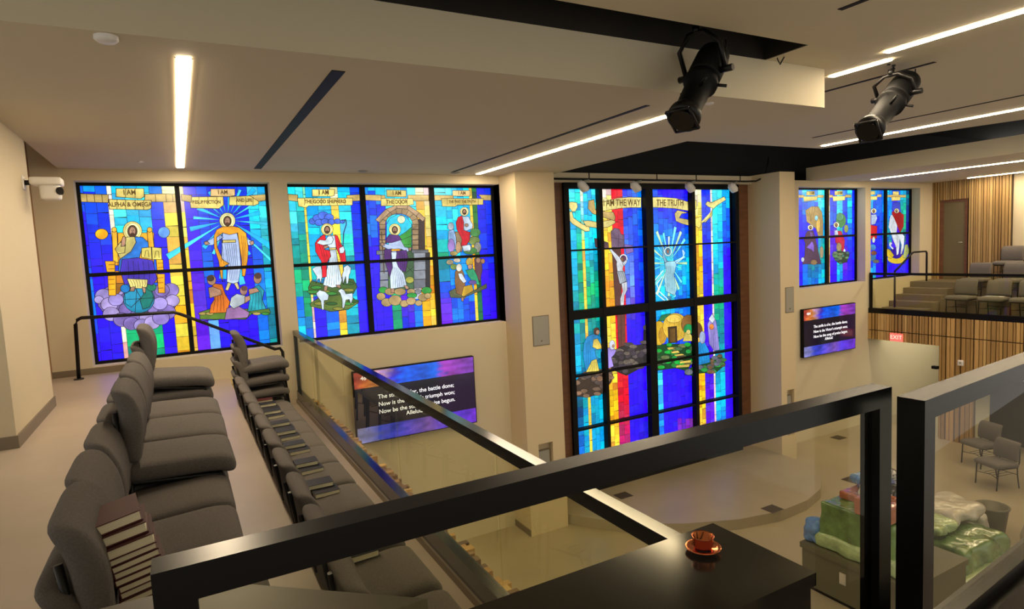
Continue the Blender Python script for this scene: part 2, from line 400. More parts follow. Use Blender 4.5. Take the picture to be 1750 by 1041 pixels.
    def cobbles(s, region, cols, r=20, n=22, seed=1, sq=0.6):
        rnd = random.Random(seed); xs = [q[0] for q in region]; ys = [q[1] for q in region]
        def inside(x, y):
            c = False; j = len(region)-1
            for i in range(len(region)):
                xi, yi = region[i]; xj, yj = region[j]
                if (yi > y) != (yj > y) and x < (xj-xi)*(y-yi)/(yj-yi)+xi: c = not c
                j = i
            return c
        s.poly(tuple(int(v*0.45) for v in cols[0]), region)
        k = 0; t = 0
        while k < n and t < 2000:
            t += 1; x, y = rnd.uniform(min(xs), max(xs)), rnd.uniform(min(ys), max(ys))
            if inside(x, y):
                s.ell(rnd.choice(cols), x, y, r*rnd.uniform(0.7, 1.3), r*sq*rnd.uniform(0.8, 1.2), 9, 0.005); k += 1
    def person_head(s, hx, hy, hr, halo=(232, 214, 120), face=SKIN, hair=(70, 42, 28), fr=0.42):
        if halo: s.ell(halo, hx, hy, hr); s.ell(CREAM, hx, hy, hr*0.8, out=0.003)
        s.ell(hair, hx, hy+hr*0.05, hr*(fr+0.08), hr*(fr+0.22)); s.ell(face, hx, hy+hr*0.04, hr*fr*0.72, hr*fr*1.05, out=0)
        s.ell(hair, hx, hy+hr*fr*0.85, hr*fr*0.55, hr*fr*0.42, 10, 0)
        s.line([(hx-hr*0.16, hy-hr*0.05), (hx-hr*0.06, hy-hr*0.05)], 0.006); s.line([(hx+hr*0.06, hy-hr*0.05), (hx+hr*0.16, hy-hr*0.05)], 0.006)
        s.line([(hx, hy-hr*0.02), (hx-hr*0.02, hy+hr*0.16)], 0.004)
def X_(u, v, y): return at(u, v, y=y)[0]

def frame_bars(win, yg, vert, horiz, fw=0.05, depth=0.06, parent=None):
    x0, x1, z0, z1 = win; b = MB(); y1 = yg+0.005; y0 = yg-depth
    b.box(x0, x0+fw, y0, y1, z0, z1).box(x1-fw, x1, y0, y1, z0, z1).box(x0+fw, x1-fw, y0, y1, z0, z0+fw).box(x0+fw, x1-fw, y0, y1, z1-fw, z1)
    for x, wd in vert: b.box(x-wd/2, x+wd/2, y0, y1, z0+fw, z1-fw)
    xs = sorted([x0+fw]+[v for x, wd in vert for v in (x-wd/2, x+wd/2)]+[x1-fw])
    for z, wd in horiz:
        for a, c in zip(xs[::2], xs[1::2]): b.box(a, c, y0+0.005, y1, z-wd/2, z+wd/2)
    return b.build('window_frame', 'fixture_black', parent)

banner_texts = []
def banner_text(s, body, a, b, size, parent):
    x, z = s.p(a, b)
    text_obj('banner_lettering', body, size, 'lead_text', parent, (x, s.y-0.041, z), (math.pi/2, 0, 0), sx=0.8)

# ---- window 1
win1 = struct(empty('window_1'))
s = SG(W1, YG); L1 = lambda u: X_(u, 400, YG)
S = lambda *st: list(st)
s.tiles([
 (W1[0], L1(150), [(0, B3), (0.25, B1), (0.6, B3), (1, B1)]), (L1(150), L1(190), [(0, CY), (0.06, B2), (0.3, B2), (0.5, B1), (1, B1)]),
 (L1(190), L1(198), [(0, WH), (0.3, WH), (0.4, B2), (0.72, B1), (0.76, WH), (0.95, (255, 190, 160)), (1, B1)]),
 (L1(198), L1(262), [(0, CY), (0.1, C2), (0.3, CY), (0.5, B3), (0.75, B1), (0.78, GR), (0.95, GR), (1, TD)]),
 (L1(262), L1(284), [(0, CY), (0.1, B2), (0.35, B1), (1, B1)]),
 (L1(284), L1(306), [(0, WH), (0.15, YE), (0.6, YE), (0.75, OR), (0.85, YE), (1, OR)]),
 (L1(306), L1(320), [(0, WH), (0.3, YE), (0.6, OR), (1, YE)]),
 (L1(320), L1(342), [(0, B2), (0.3, B1), (0.6, PU), (1, PU)]), (L1(342), L1(360), [(0, B2), (0.5, B3), (0.75, B1), (0.8, LB), (1, LB)]),
 (L1(360), L1(428), [(0, B2), (0.4, B2), (0.7, B1), (1, B1)]), (L1(428), L1(446), [(0, C2), (0.2, CY), (0.5, B3), (0.8, B3), (1, B3)]),
 (L1(446), W1[1], [(0, CY), (0.2, C2), (0.4, TL), (0.6, CY), (0.8, TD), (1, TL)])])
s.crop(120, 300, 3.063)
s.poly(TAN, [(50,95),(200,100),(200,143),(55,138)]); s.poly(TAN, [(390,98),(480,96),(570,98),(570,138),(430,138),(390,150)])
for x in (85, 125, 165, 445, 500, 535): s.line([(x, 99), (x+4, 140)])
s.poly(GOLD, [(240,68),(385,68),(388,110),(370,122),(240,112)]); s.poly(GOLD, [(203,125),(425,130),(424,172),(405,180),(205,176)])
for x in (290, 340): s.line([(x, 68), (x, 116)])
for x in (245, 290, 340, 385): s.line([(x, 127), (x, 178)])
s.poly((222,150,28), [(222,300),(438,300),(438,480),(225,470)]); 
for x in (250, 405): s.line([(x, 300), (x, 470)])
s.poly((240,175,40), [(218,292),(245,292),(252,455),(225,455)]); s.poly((240,175,40), [(402,292),(430,292),(440,380),(410,390)])
s.ell((240,180,50), 231, 284, 13); s.ell((240,180,50), 416, 284, 13)
s.poly((118,98,168), [(150,610),(200,580),(500,575),(550,600),(560,670),(520,740),(430,790),(360,806),(280,775),(190,740),(145,680)])
for (x, y, r) in ((330,745,40),(400,745,38),(290,700,36),(440,700,36),(270,640,30),(175,630,45),(150,650,25),(205,675,45),(525,600,45),(535,655,38),(215,725,45),(505,715,48),(270,755,45),(320,775,42),(375,785,42),(430,770,42),(475,745,45),(250,600,35),(480,600,40),(240,650,40),(470,670,40)):
    s.ell(random.choice([(150,135,200),(130,112,180),(165,148,205),(120,100,170)]), x, y, r, r*0.82)
s.poly((180,110,20), [(235,500),(460,500),(455,560),(240,565)]); s.poly((150,95,20), [(240,565),(300,565),(250,620),(235,620)])
s.poly((240,170,25), [(182,448),(235,448),(235,505),(192,505)]); s.poly((235,160,22), [(196,522),(240,522),(240,628),(202,628)])
s.poly((240,170,25), [(450,440),(485,440),(490,500),(455,505)]); s.poly((235,160,22), [(455,515),(495,515),(496,615),(462,615)])
for y in (468, 490, 545, 570, 598): s.line([(200,y),(232,y-2)]); s.line([(458,y-8),(488,y-10)])
s.ell((20,130,165), 360, 645, 82, 75); s.poly((10,110,100), [(375,575),(420,590),(438,640),(415,690),(380,700),(365,650),(385,620)]); s.poly((30,150,190), [(285,620),(340,590),(370,640),(320,690),(290,670)])
s.line([(280,650),(440,640)]); s.line([(350,572),(340,718)])
s.ell((0,110,180), 288, 592, 25, 22); s.ell((20,120,90), 425, 585, 25, 20)
s.person_head(326, 290, 50)
s.poly((206,192,110), [(300,322),(350,320),(372,345),(350,440),(262,440),(240,385),(265,345)])
s.poly((20,105,190), [(338,322),(378,322),(408,350),(412,385),(375,385),(362,432),(290,446),(262,505),(252,500),(258,440),(318,398),(345,350)])
s.poly((200,185,105), [(235,385),(262,350),(290,362),(285,405),(250,410)])
s.poly((60,40,170), [(272,440),(350,430),(432,445),(455,540),(430,575),(360,555),(285,572),(262,500)])
s.folds(290,445,420,448,290,560,430,565,5)
s.poly((206,192,112), [(298,540),(406,545),(402,582),(380,592),(316,588)]); s.folds(305,545,400,548,325,585,395,585,6)
s.poly(SKIN, [(318,585),(342,582),(335,606),(312,606)]); s.poly(SKIN, [(376,582),(396,590),(394,616),(382,612)])
s.poly(SKIN, [(268,345),(276,320),(286,318),(292,335),(286,370),(266,372)])
s.poly((214,196,92), [(374,380),(425,375),(428,440),(372,428)]); s.poly((214,196,92), [(427,375),(478,380),(480,440),(430,440)])
s.line([(390,425),(396,392),(408,392),(412,428)]); s.line([(442,432),(448,396),(462,396),(466,432)])
s.ell((245,170,18), 165, 307, 34, 28); s.ell((90,155,235), 490, 298, 31, 29)
banner_text(s, 'I AM', 312, 91, 0.085, win1); banner_text(s, 'ALPHA & OMEGA', 315, 154, 0.075, win1)
s.crop(300, 300, 3.256)
cx, cy = 288, 250
for k in range(20):
    a = math.pi*2*k/20+0.08; rr = random.uniform(175, 235) if math.sin(a) < 0.3 else random.uniform(200, 400)
    if abs(math.cos(a)) < 0.35 and math.sin(a) < 0: rr = 130
    w2_ = 0.045+0.02*(k % 2)
    x1_, y1_ = cx+rr*math.cos(a-w2_), cy+rr*math.sin(a-w2_); x2_, y2_ = cx+rr*math.cos(a+w2_), cy+rr*math.sin(a+w2_)
    s.poly((20,175,240) if k % 2 else (60,210,245), [(cx+30*math.cos(a), cy+30*math.sin(a)), (x1_, y1_), (x2_, y2_)], 0.003)
s.poly(GOLD, [(75,120),(265,118),(268,165),(240,185),(85,182)]); s.poly(GOLD, [(300,118),(460,112),(462,158),(440,168),(298,166)]); s.poly(TAN, [(32,105),(90,112),(88,150),(34,140)]); s.poly(TAN, [(410,112),(500,105),(500,140),(462,145)])
s.poly((215,180,120), [(195,75),(330,75),(330,112),(300,118),(195,116)])
for x in (130, 180, 230, 340, 390, 430): s.line([(x, 120), (x, 165)])
s.poly((80,110,40), [(135,760),(190,742),(520,742),(527,765),(420,772),(390,800),(270,800),(135,800)])
for x in (150, 190, 400, 450, 500): s.ell((170,150,80) if x % 100 else (60,140,50), x, 768, 24, 9, 8)
s.person_head(288, 252, 44, halo=(225,220,150))
s.poly((200,185,120), [(290,595),(310,598),(292,640),(276,636)]); s.poly((200,185,120), [(320,592),(342,592),(356,628),(344,636)])
s.poly((176,196,238), [(262,318),(340,315),(352,370),(364,500),(350,592),(320,602),(285,592),(290,500),(256,460),(258,380)])
s.folds(268,380,340,378,300,585,350,585,6)
s.poly((160,185,240), [(240,318),(264,345),(205,388),(165,388),(158,372),(200,352)]); s.poly((160,185,240), [(345,318),(350,345),(395,388),(432,388),(430,368),(395,350)])
s.poly(SKIN, [(165,388),(158,370),(178,366),(190,380)]); s.poly(SKIN, [(410,370),(432,362),(436,380),(420,390)])
s.poly((228,152,30), [(228,302),(260,285),(320,283),(352,290),(392,322),(404,400),(400,470),(386,560),(370,560),(366,470),(352,370),(345,320),(300,330),(262,320),(228,345),(232,400),(262,470),(298,490),(262,510),(262,590),(250,560),(240,480),(214,400),(214,335)])
s.folds(235,320,255,330,250,470,275,500,2); s.folds(360,330,390,340,372,500,396,500,3)
s.poly(GOLD, [(262,360),(334,358),(334,372),(262,375)])
s.poly((190,98,28), [(203,600),(258,606),(276,660),(302,702),(286,762),(188,766),(196,720),(215,690)]); s.folds(215,640,265,640,200,755,280,755,4)
s.poly(SKIN, [(182,625),(205,618),(250,636),(256,662),(190,682)]); s.ell(SKIN, 200, 582, 24, 28); s.ell((60,40,30), 194, 572, 22, 18, 12, 0)
s.poly((30,150,165), [(405,640),(462,608),(492,640),(482,690),(502,742),(400,757),(412,690)]); s.folds(425,640,480,640,410,750,490,740,4)
s.poly(SKIN, [(405,632),(450,625),(466,645),(410,662)]); s.ell(SKIN, 455, 572, 22, 30); s.ell((70,45,40), 458, 558, 20, 18, 12, 0)
s.poly((152,110,162), [(285,738),(342,722),(412,762),(400,790),(272,802)]); s.poly((170,180,185), [(308,680),(340,658),(386,668),(402,700),(362,722),(322,742),(300,720)])
s.ell((150,110,100), 378, 640, 21, 26); s.ell((90,60,60), 382, 628, 19, 15, 12, 0); s.poly(SKIN, [(385,675),(412,668),(416,690),(385,712)])
banner_text(s, 'I AM', 262, 95, 0.075, win1); banner_text(s, 'RESURRECTION', 172, 150, 0.058, win1); banner_text(s, 'AND LIFE', 380, 140, 0.06, win1)
s.b.build('stained_glass_panes', 'stained_glass', win1)
frame_bars(W1, YG, [(0.085, 0.055)], [(-0.055, 0.045)], 0.035, 0.05, win1)

# ---- window 2
win2 = struct(empty('window_2')); s = SG(W2, YG); L2 = lambda u: X_(u, 400, YG)
s.tiles([
 (W2[0], L2(510), [(0, CY), (0.2, C2), (0.4, TL), (0.6, GR), (0.75, B3), (1, CY)]), (L2(510), L2(523), [(0, C2), (0.3, TL), (0.55, GR), (0.8, GR), (0.9, B3), (1, B3)]),
 (L2(523), L2(527), [(0, C2), (0.15, YE), (0.6, YE), (0.75, (255,180,170)), (1, WH)]),
 (L2(527), L2(547), [(0, CY), (0.4, CY), (0.7, TL), (0.78, B1), (1, B1)]), (L2(547), L2(569), [(0, C2), (0.3, CY), (0.7, B3), (1, B3)]),
 (L2(569), L2(582), [(0, WH), (0.2, YE), (0.6, YE), (0.78, OR), (1, YE)]), (L2(582), L2(603), [(0, CY), (0.3, C2), (0.5, TL), (0.75, CY), (1, TL)]),
 (L2(603), L2(621), [(0, B2), (0.5, B2), (1, B1)]), (L2(621), L2(646), [(0, CY), (0.08, B2), (0.3, B3), (0.45, B1), (1, B1)]),
 (L2(646), L2(662), [(0, CY), (0.2, B2), (0.75, B1), (1, B1)]), (L2(662), L2(678), [(0, C2), (0.3, CY), (0.75, GR), (0.8, (0,190,110)), (1, GR)]),
 (L2(678), L2(700), [(0, CY), (0.5, B3), (0.8, PU), (1, B2)]), (L2(700), L2(714), [(0, C2), (0.3, CY), (0.75, WH), (0.8, B3), (1, B3)]),
 (L2(714), L2(728), [(0, WH), (0.15, YE), (0.5, OR), (0.7, OR), (1, OR)]), (L2(728), L2(741), [(0, WH), (0.4, YE), (0.7, OR), (1, YE)]),
 (L2(741), L2(746), [(0, WH), (0.5, YE), (1, (255,200,120))]), (L2(746), L2(765), [(0, C2), (0.3, CY), (0.5, GR), (0.7, B3), (0.85, PU), (1, PU)]),
 (L2(765), L2(785), [(0, C2), (0.4, CY), (0.75, B3), (1, B3)]), (L2(785), L2(805), [(0, CY), (0.3, CY), (0.7, B3), (1, B2)]),
 (L2(805), L2(810), [(0, YE), (0.3, YE), (0.6, OR), (1, YE)]), (L2(810), L2(818), [(0, (20,100,60)), (0.5, (40,110,50)), (1, (20,90,70))]), (L2(818), W2[1], [(0, B2), (0.4, B2), (0.7, B1), (1, B1)])])
s.crop(480, 300, 3.472)
s.poly(TAN, [(40,110),(100,115),(102,155),(42,148)]); s.poly(TAN, [(390,118),(468,112),(468,150),(430,152),(392,140)]); s.poly(TAN, [(498,115),(618,118),(618,150),(498,148)])
s.poly(GOLD, [(185,82),(318,82),(318,118),(300,124),(186,124)]); s.poly(GOLD, [(98,134),(426,134),(424,176),(165,180),(150,192),(104,182)])
for x in (225, 275): s.line([(x, 83), (x, 122)])
for x in (140, 190, 240, 290, 335, 380): s.line([(x, 135), (x, 177)])
for (x, y, r) in ((190,272,24),(215,252,26),(250,238,30),(285,250,28),(225,280,24),(262,275,24),(300,275,22),(335,272,20),(365,274,14)): s.ell((70,105,215), x, y, r, r*0.8)
s.line([(360,268),(385,262),(388,290),(372,340),(368,420),(380,520)], 0.016, (40, 60, 110))
s.poly((66,100,42), [(162,665),(180,625),(245,640),(350,605),(430,615),(452,660),(430,700),(300,715),(170,705)])
s.poly((88,112,44), [(172,760),(230,722),(400,702),(462,755),(430,775),(400,795),(300,808),(230,790),(176,776)])
for i, (x, y) in enumerate(((210,665),(260,690),(400,640),(300,700),(230,760),(300,760),(400,760),(340,790),(430,745),(190,690),(400,680))): s.ell([(50,130,50),(130,130,50),(40,90,40)][i % 3], x, y, 34, 10, 10)
LAMB = (196, 212, 224)
s.poly(LAMB, [(185,555),(205,540),(238,538),(250,600),(240,612),(238,645),(228,612),(218,618),(208,640),(212,600)]); s.poly(LAMB, [(372,545),(395,530),(415,548),(412,575),(405,590),(398,640),(388,645),(384,600),(368,645),(362,590),(372,565)])
s.person_head(274, 320, 36, halo=(238,214,110))
s.poly(LAMB, [(282,352),(320,358),(328,440),(336,505),(362,620),(350,656),(305,666),(250,650),(262,600),(285,505),(288,430),(262,425)]); s.folds(290,430,325,430,262,650,352,650,6)
s.poly((205,18,40), [(215,382),(248,352),(262,352),(268,400),(258,440),(290,445),(295,480),(272,520),(270,600),(245,607),(240,510),(205,452),(202,402)]); s.poly((205,18,40), [(318,352),(335,358),(352,400),(380,445),(386,512),(358,520),(345,470),(328,430)])
s.folds(215,400,255,400,240,480,280,480,3); s.folds(330,380,345,390,360,505,380,505,2)
s.poly((205,222,232), [(212,402),(230,382),(262,385),(278,362),(300,358),(312,380),(300,405),(250,414)]); s.poly(SKIN, [(250,420),(275,412),(285,425),(258,436)])
s.poly((190,206,215), [(344,432),(370,418),(378,440),(372,460),(350,462)]); s.poly(GOLD, [(286,430),(326,428),(326,440),(286,442)])
s.poly(SKIN, [(258,655),(278,655),(270,685),(252,682)]); s.poly(SKIN, [(325,650),(350,650),(356,668),(335,665)])
s.poly(LAMB, [(208,700),(228,680),(262,690),(284,710),(278,738),(256,742),(254,795),(244,798),(236,745),(216,718)]); s.poly(LAMB, [(338,684),(356,672),(375,680),(385,702),(424,698),(426,732),(414,765),(405,735),(385,738),(375,785),(364,788),(362,735),(352,700)])
banner_text(s, 'I AM', 252, 103, 0.09, win2); banner_text(s, 'THE GOOD SHEPHERD', 262, 157, 0.07, win2)
s.crop(610, 300, 3.588)
s.poly(TAN, [(40,118),(145,120),(150,156),(40,152)]); s.poly(TAN, [(310,120),(440,120),(440,155),(352,157),(312,146)]); s.poly(TAN, [(462,120),(590,122),(590,150),(462,154)]); s.poly(TAN, [(745,118),(820,120),(820,153),(770,152)])
s.poly(GOLD, [(180,88),(300,92),(300,132),(182,130)]); s.poly((215,180,120), [(585,92),(692,92),(692,128),(585,126)])
# the arch
s.poly((20,190,225), [(180,300),(200,262),(250,238),(300,252),(334,300),(334,455),(180,455)]); s.ell((230,245,200), 270, 270, 24)
s.poly((50,150,60), [(255,375),(300,345),(334,315),(334,455),(255,455)]); s.line([(260,400),(334,370)]); s.line([(258,430),(334,420)])
s.poly((58,92,62), [(190,455),(348,455),(348,700),(190,700)]); s.ell((150,150,60), 322, 640, 26, 20); s.line([(270,520),(348,600)]); s.line([(240,640),(348,560)])
s.poly((52,42,44), [(372,270),(413,262),(416,452),(376,452)])
n = 9
for i in range(n):
    a0, a1 = math.pi-math.pi*i/n, math.pi-math.pi*(i+1)/n
    def q(a, rx, ry, cx_=256, cy_=300): return (cx_+rx*math.cos(a), cy_-ry*math.sin(a))
    s.poly(random.choice([(150,124,90),(138,112,84),(162,136,98)]), [q(a0,84,66), q(a1,84,66), q(a1,122,104), q(a0,122,104)])
for k in range(5):
    s.poly(random.choice([(150,124,90),(135,110,80)]), [(135,300+k*32),(175,300+k*32),(172,330+k*32),(138,330+k*32)]); s.poly(random.choice([(160,134,96),(140,114,84)]), [(336,300+k*32),(376,300+k*32),(376,330+k*32),(338,330+k*32)])
for pts in ([(112,272),(176,206),(200,226),(136,290)], [(176,206),(240,182),(244,202),(200,226)], [(240,182),(312,182),(306,206),(244,202)], [(312,182),(380,228),(362,250),(306,206)], [(380,228),(418,264),(402,282),(362,250)]): s.poly((172,142,110), pts)
for k in range(4):
    s.poly(random.choice([(108,112,122),(90,95,108),(122,128,138)]), [(138,482+k*54),(190,480+k*54),(190,530+k*54),(140,534+k*54)]); s.poly(random.choice([(108,112,122),(90,95,108),(128,134,144)]), [(346,474+k*55),(418,470+k*55),(420,524+k*55),(348,528+k*55)])
s.poly((40,42,48), [(418,472),(445,472),(447,690),(422,690)]); s.poly((100,104,112), [(334,455),(436,455),(436,474),(334,476)]); s.poly((100,104,112), [(118,460),(186,460),(186,484),(118,486)])
s.line([(148,345),(165,600)], 0.014, (70, 50, 30))
for (x, y, r, rr, c) in ((160,702,30,20,0),(200,712,32,22,1),(262,712,36,22,1),(330,712,26,18,1),(145,742,28,24,1),(335,735,32,16,0),(425,705,32,22,0),(372,712,20,16,2),(180,778,34,26,1),(232,765,40,32,1),(288,785,28,22,1),(330,770,30,24,1),(376,782,22,18,1),(402,748,30,22,1),(432,738,20,18,1)):
    s.ell([(40,150,60),(165,140,92),(120,124,130)][c], x, y, r, rr, 12)
s.person_head(230, 332, 36, halo=(238,214,120))
s.poly((168,188,222), [(196,400),(262,388),(290,438),(326,448),(320,464),(300,468),(268,450),(262,470),(212,470),(186,452),(150,432),(155,414),(190,424)]); s.poly(SKIN, [(148,432),(140,415),(160,412),(168,428)]); s.poly(SKIN, [(312,446),(332,440),(328,460),(316,464)])
s.poly((80,38,112), [(178,388),(195,362),(252,366),(272,394),(212,412),(174,414)]); s.poly((70,32,100), [(165,455),(212,450),(206,520),(216,562),(202,640),(180,562),(164,500)]); s.poly((76,36,110), [(240,462),(302,458),(312,510),(296,592),(262,582),(234,522)]); s.folds(250,470,295,470,262,575,290,580,3)
s.poly((190,206,226), [(208,470),(242,470),(236,520),(252,562),(286,602),(304,680),(204,696),(200,620),(216,562)]); s.folds(212,560,262,570,212,690,296,680,6); s.poly(OR, [(208,452),(262,450),(262,462),(208,464)])
s.poly(SKIN, [(206,694),(228,694),(226,718),(206,720)]); s.poly(SKIN, [(284,676),(304,674),(318,692),(300,698)])
s.poly(GOLD, [(145,142),(340,142),(346,178),(320,184),(145,188)])
for x in (180, 225, 265, 305): s.line([(x, 143), (x, 184)])
s.poly(GOLD, [(514,142),(770,142),(770,180),(612,182),(600,192),(520,190)])
for x in (550, 600, 650, 700, 740): s.line([(x, 143), (x, 180)])
banner_text(s, 'I AM', 240, 110, 0.085, win2); banner_text(s, 'THE DOOR', 240, 164, 0.08, win2)
banner_text(s, 'I AM', 638, 110, 0.08, win2); banner_text(s, 'THE WAY THE TRUTH', 640, 162, 0.058, win2)
# the group on the hill
s.poly((150,128,92), [(598,345),(650,345),(648,400),(640,470),(600,460)]); s.ell((150,160,170), 573, 312, 19, 24); s.poly((130,160,200), [(558,340),(590,330),(604,380),(606,450),(570,470),(556,400)]); s.folds(562,350,590,345,570,450,600,450,3)
s.ell((150,120,190), 575, 430, 22, 42); s.ell((190,150,110), 618, 440, 16, 36); s.ell((60,120,64), 722, 350, 32, 26); s.ell((110,130,70), 715, 400, 36, 26); s.ell((130,132,120), 736, 440, 22, 32); s.ell((60,120,60), 690, 462, 42, 22); s.ell((150,160,150), 680, 445, 18, 24)
s.ell((160,140,80), 590, 478, 24, 14)
s.person_head(655, 222, 27, halo=(238,222,150))
s.poly((178,198,216), [(640,252),(680,252),(706,302),(704,326),(662,342),(640,312)]); s.poly((190,20,40), [(615,258),(640,246),(652,290),(650,335),(692,350),(686,400),(664,432),(634,432),(640,390),(608,330),(603,290)]); s.poly((188,204,214), [(640,432),(690,425),(694,458),(650,466)]); s.folds(620,265,640,260,612,330,640,330,2)
s.ell(SKIN, 668, 305, 12, 10)
s.ell((150,140,110), 566, 532, 22, 16); s.ell((190,180,160), 610, 520, 22, 14); s.ell((110,140,70), 590, 560, 22, 18); s.ell((180,150,60), 686, 530, 22, 26); s.poly((92,60,70), [(715,510),(760,510),(765,580),(750,650),(722,620)]); s.ell(SKIN, 740, 520, 14, 17); s.ell((150,110,70), 768, 525, 12, 16)
s.poly((40,160,110), [(662,580),(712,572),(735,620),(748,672),(712,662),(680,618)]); s.ell(SKIN, 690, 560, 14, 16)
s.poly((132,92,54), [(598,590),(632,560),(652,600),(660,660),(650,742),(605,722),(596,650)]); s.ell((200,196,180), 622, 565, 18, 24); s.poly((196,206,214), [(616,600),(640,600),(668,650),(650,660),(625,632)])
s.poly((190,152,40), [(650,680),(700,668),(712,708),(662,745),(640,772),(636,740)]); s.ell((90,70,140), 705, 655, 24, 14)
s.poly((82,88,60), [(560,712),(600,690),(605,722),(650,742),(700,712),(790,662),(792,690),(700,728),(640,752),(570,747)])
s.poly(SKIN, [(636,745),(652,748),(648,772),(636,768)])
s.b.build('stained_glass_panes', 'stained_glass', win2)
frame_bars(W2, YG, [(2.46, 0.075), (3.535, 0.075)], [(-0.07, 0.045)], 0.035, 0.05, win2)

# ---- window 3 (tall)
win3 = struct(empty('window_3')); s = SG(W3, YB); L3 = lambda u: X_(u, 407, YB)
s.tiles([
 (W3[0], L3(973), [(0, B2), (0.2, B2), (0.28, TD), (0.4, B1), (0.7, B1), (0.95, PU), (0.97, (200,30,90)), (1, B2)]),
 (L3(973), L3(985), [(0, C2), (0.25, CY), (0.45, TL), (0.6, CY), (0.8, TD), (1, B3)]), (L3(985), L3(994), [(0, CY), (0.3, GR), (0.6, TL), (1, CY)]),
 (L3(994), L3(999), [(0, WH), (0.1, C2), (0.2, YE), (1, YE)]), (L3(999), L3(1013), [(0, CY), (0.2, CY), (0.35, GR), (0.6, TL), (1, CY)]), (L3(1013), L3(1030), [(0, C2), (0.2, CY), (0.35, GR), (0.55, TL), (1, CY)]),
 (L3(1030), L3(1047), [(0, WH), (0.1, YE), (0.4, OR), (0.6, YE), (0.8, OR), (1, YE)]), (L3(1047), L3(1066), [(0, RD), (0.35, RD), (0.8, RD), (0.9, (190,30,90)), (1, (170,20,120))]),
 (L3(1066), L3(1082), [(0, B2), (0.3, LB), (0.45, (90,60,190)), (0.5, B1), (0.85, B1), (1, B1)]), (L3(1082), L3(1098), [(0, B3), (0.25, B2), (0.5, B1), (0.9, B1), (1, DB)]),
 (L3(1098), L3(1126), [(0, B2), (0.2, CY), (0.5, CY), (0.7, (20,170,220)), (0.75, C2), (1, B3)]), (L3(1126), L3(1150), [(0, B1), (0.15, B3), (0.3, C2), (0.5, CY), (0.7, B1), (1, B1)]),
 (L3(1150), L3(1178), [(0, B1), (0.15, B2), (0.3, CY), (0.5, B3), (0.72, B1), (0.9, B1), (0.95, (150,30,150)), (1, B1)]),
 (L3(1178), L3(1187), [(0, C2), (0.25, CY), (0.4, GR), (0.8, CY), (1, CY)]), (L3(1187), L3(1200), [(0, WH), (0.12, YE), (0.3, OR), (0.5, YE), (0.8, OR), (1, YE)]),
 (L3(1200), L3(1215), [(0, B2), (0.3, B2), (0.45, B1), (1, PU)]), (L3(1215), L3(1218), [(0, WH), (1, (250,200,210))]), (L3(1218), L3(1235), [(0, C2), (0.3, CY), (0.45, GR), (0.6, TL), (0.85, CY), (1, B3)]), (L3(1235), W3[1], [(0, CY), (0.3, B1), (1, B1)])], 0.115, 0.16)
s.crop(940, 300, 4.003)
def ribbon(pts, c=(222,206,126)): s.poly(c, pts, 0.009)
for k in range(24):
    a = 2*math.pi*k/24; rr = random.uniform(110, 190); w2_ = 0.05
    x_, y_ = 812+rr*1.0*math.cos(a), 600+rr*1.5*math.sin(a)
    ps = [(812+20*math.cos(a), 600+30*math.sin(a)), (812+rr*math.cos(a-w2_), 600+rr*1.5*math.sin(a-w2_)), (812+rr*math.cos(a+w2_), 600+rr*1.5*math.sin(a+w2_))]
    if all(690 < p_[0] < 945 for p_ in ps): s.poly((110,235,240) if k % 2 else (190,240,190), ps, 0.004)
    elif k % 2: 
        ps = [(812+(p_[0]-812)*0.62, 600+(p_[1]-600)*0.62) for p_ in ps]; s.poly((80,215,240), ps, 0.004)
ribbon([(35,155),(95,185),(150,180),(182,186),(188,215),(172,245),(150,248),(135,225),(80,226),(35,192)]); ribbon([(150,246),(122,250),(118,290),(150,330),(240,384),(270,380),(268,350),(215,330),(160,290),(152,262)], (214,196,120)); ribbon([(225,312),(258,308),(330,320),(440,298),(446,325),(400,352),(330,362),(270,352),(244,345)])
ribbon([(300,165),(262,172),(258,225),(290,262),(375,290),(440,310),(446,285),(432,250),(380,248),(310,236)], (190,160,96))
ribbon([(325,186),(380,176),(460,155),(540,148),(622,150),(622,220),(550,219),(480,225),(340,246)]); ribbon([(672,150),(760,148),(860,156),(950,182),(946,242),(850,226),(760,220),(672,218)])
ribbon([(950,166),(1000,170),(1002,226),(960,252),(946,240)], (232,214,110)); ribbon([(870,238),(850,262),(860,312),(900,330),(946,342),(944,302),(882,290),(900,262),(946,255)], (200,180,110)); ribbon([(966,302),(1032,280),(1034,330),(1022,360),(988,345)], (222,196,90)); ribbon([(1030,322),(1062,320),(1108,272),(1112,222),(1082,216),(1060,196),(1075,176),(1102,186),(1190,144),(1202,166),(1140,206),(1112,232),(1084,290),(1036,330)])
for x in range(350, 620, 34): s.line([(x, 180-(x-350)*0.1), (x+2, 240-(x-350)*0.08)])
for x in range(700, 945, 34): s.line([(x, 150+(x-700)*0.11), (x, 220+(x-700)*0.09)])
text_pts = s.p(480, 190); text_p2 = s.p(810, 190)
s.poly((88,50,46), [(420,490),(480,490),(490,640),(484,905),(445,905)]); s.poly((100,78,104), [(414,382),(440,358),(474,368),(482,400),(506,408),(506,478),(498,494),(420,492)]); s.line([(418,425),(505,440)]); s.line([(470,370),(466,490)])
s.poly((84,60,66), [(300,430),(320,432),(396,460),(400,497),(330,498),(308,490)]); s.poly((110,84,150), [(506,470),(560,480),(570,520),(520,540)])
s.ell((214,224,230), 500, 568, 28, 30); s.ell((90,50,90), 500, 568, 20, 22); s.ell((120,80,60), 492, 574, 12, 15)
s.poly((182,188,196), [(404,508),(416,502),(470,556),(490,590),(505,600),(495,640),(502,662),(460,662),(452,610),(455,590),(430,548)]); s.poly((182,188,196), [(492,600),(520,575),(525,590),(505,620)]); s.poly((150,160,170), [(455,655),(506,655),(522,722),(475,742)]); s.folds(460,662,500,662,478,735,518,722,3)
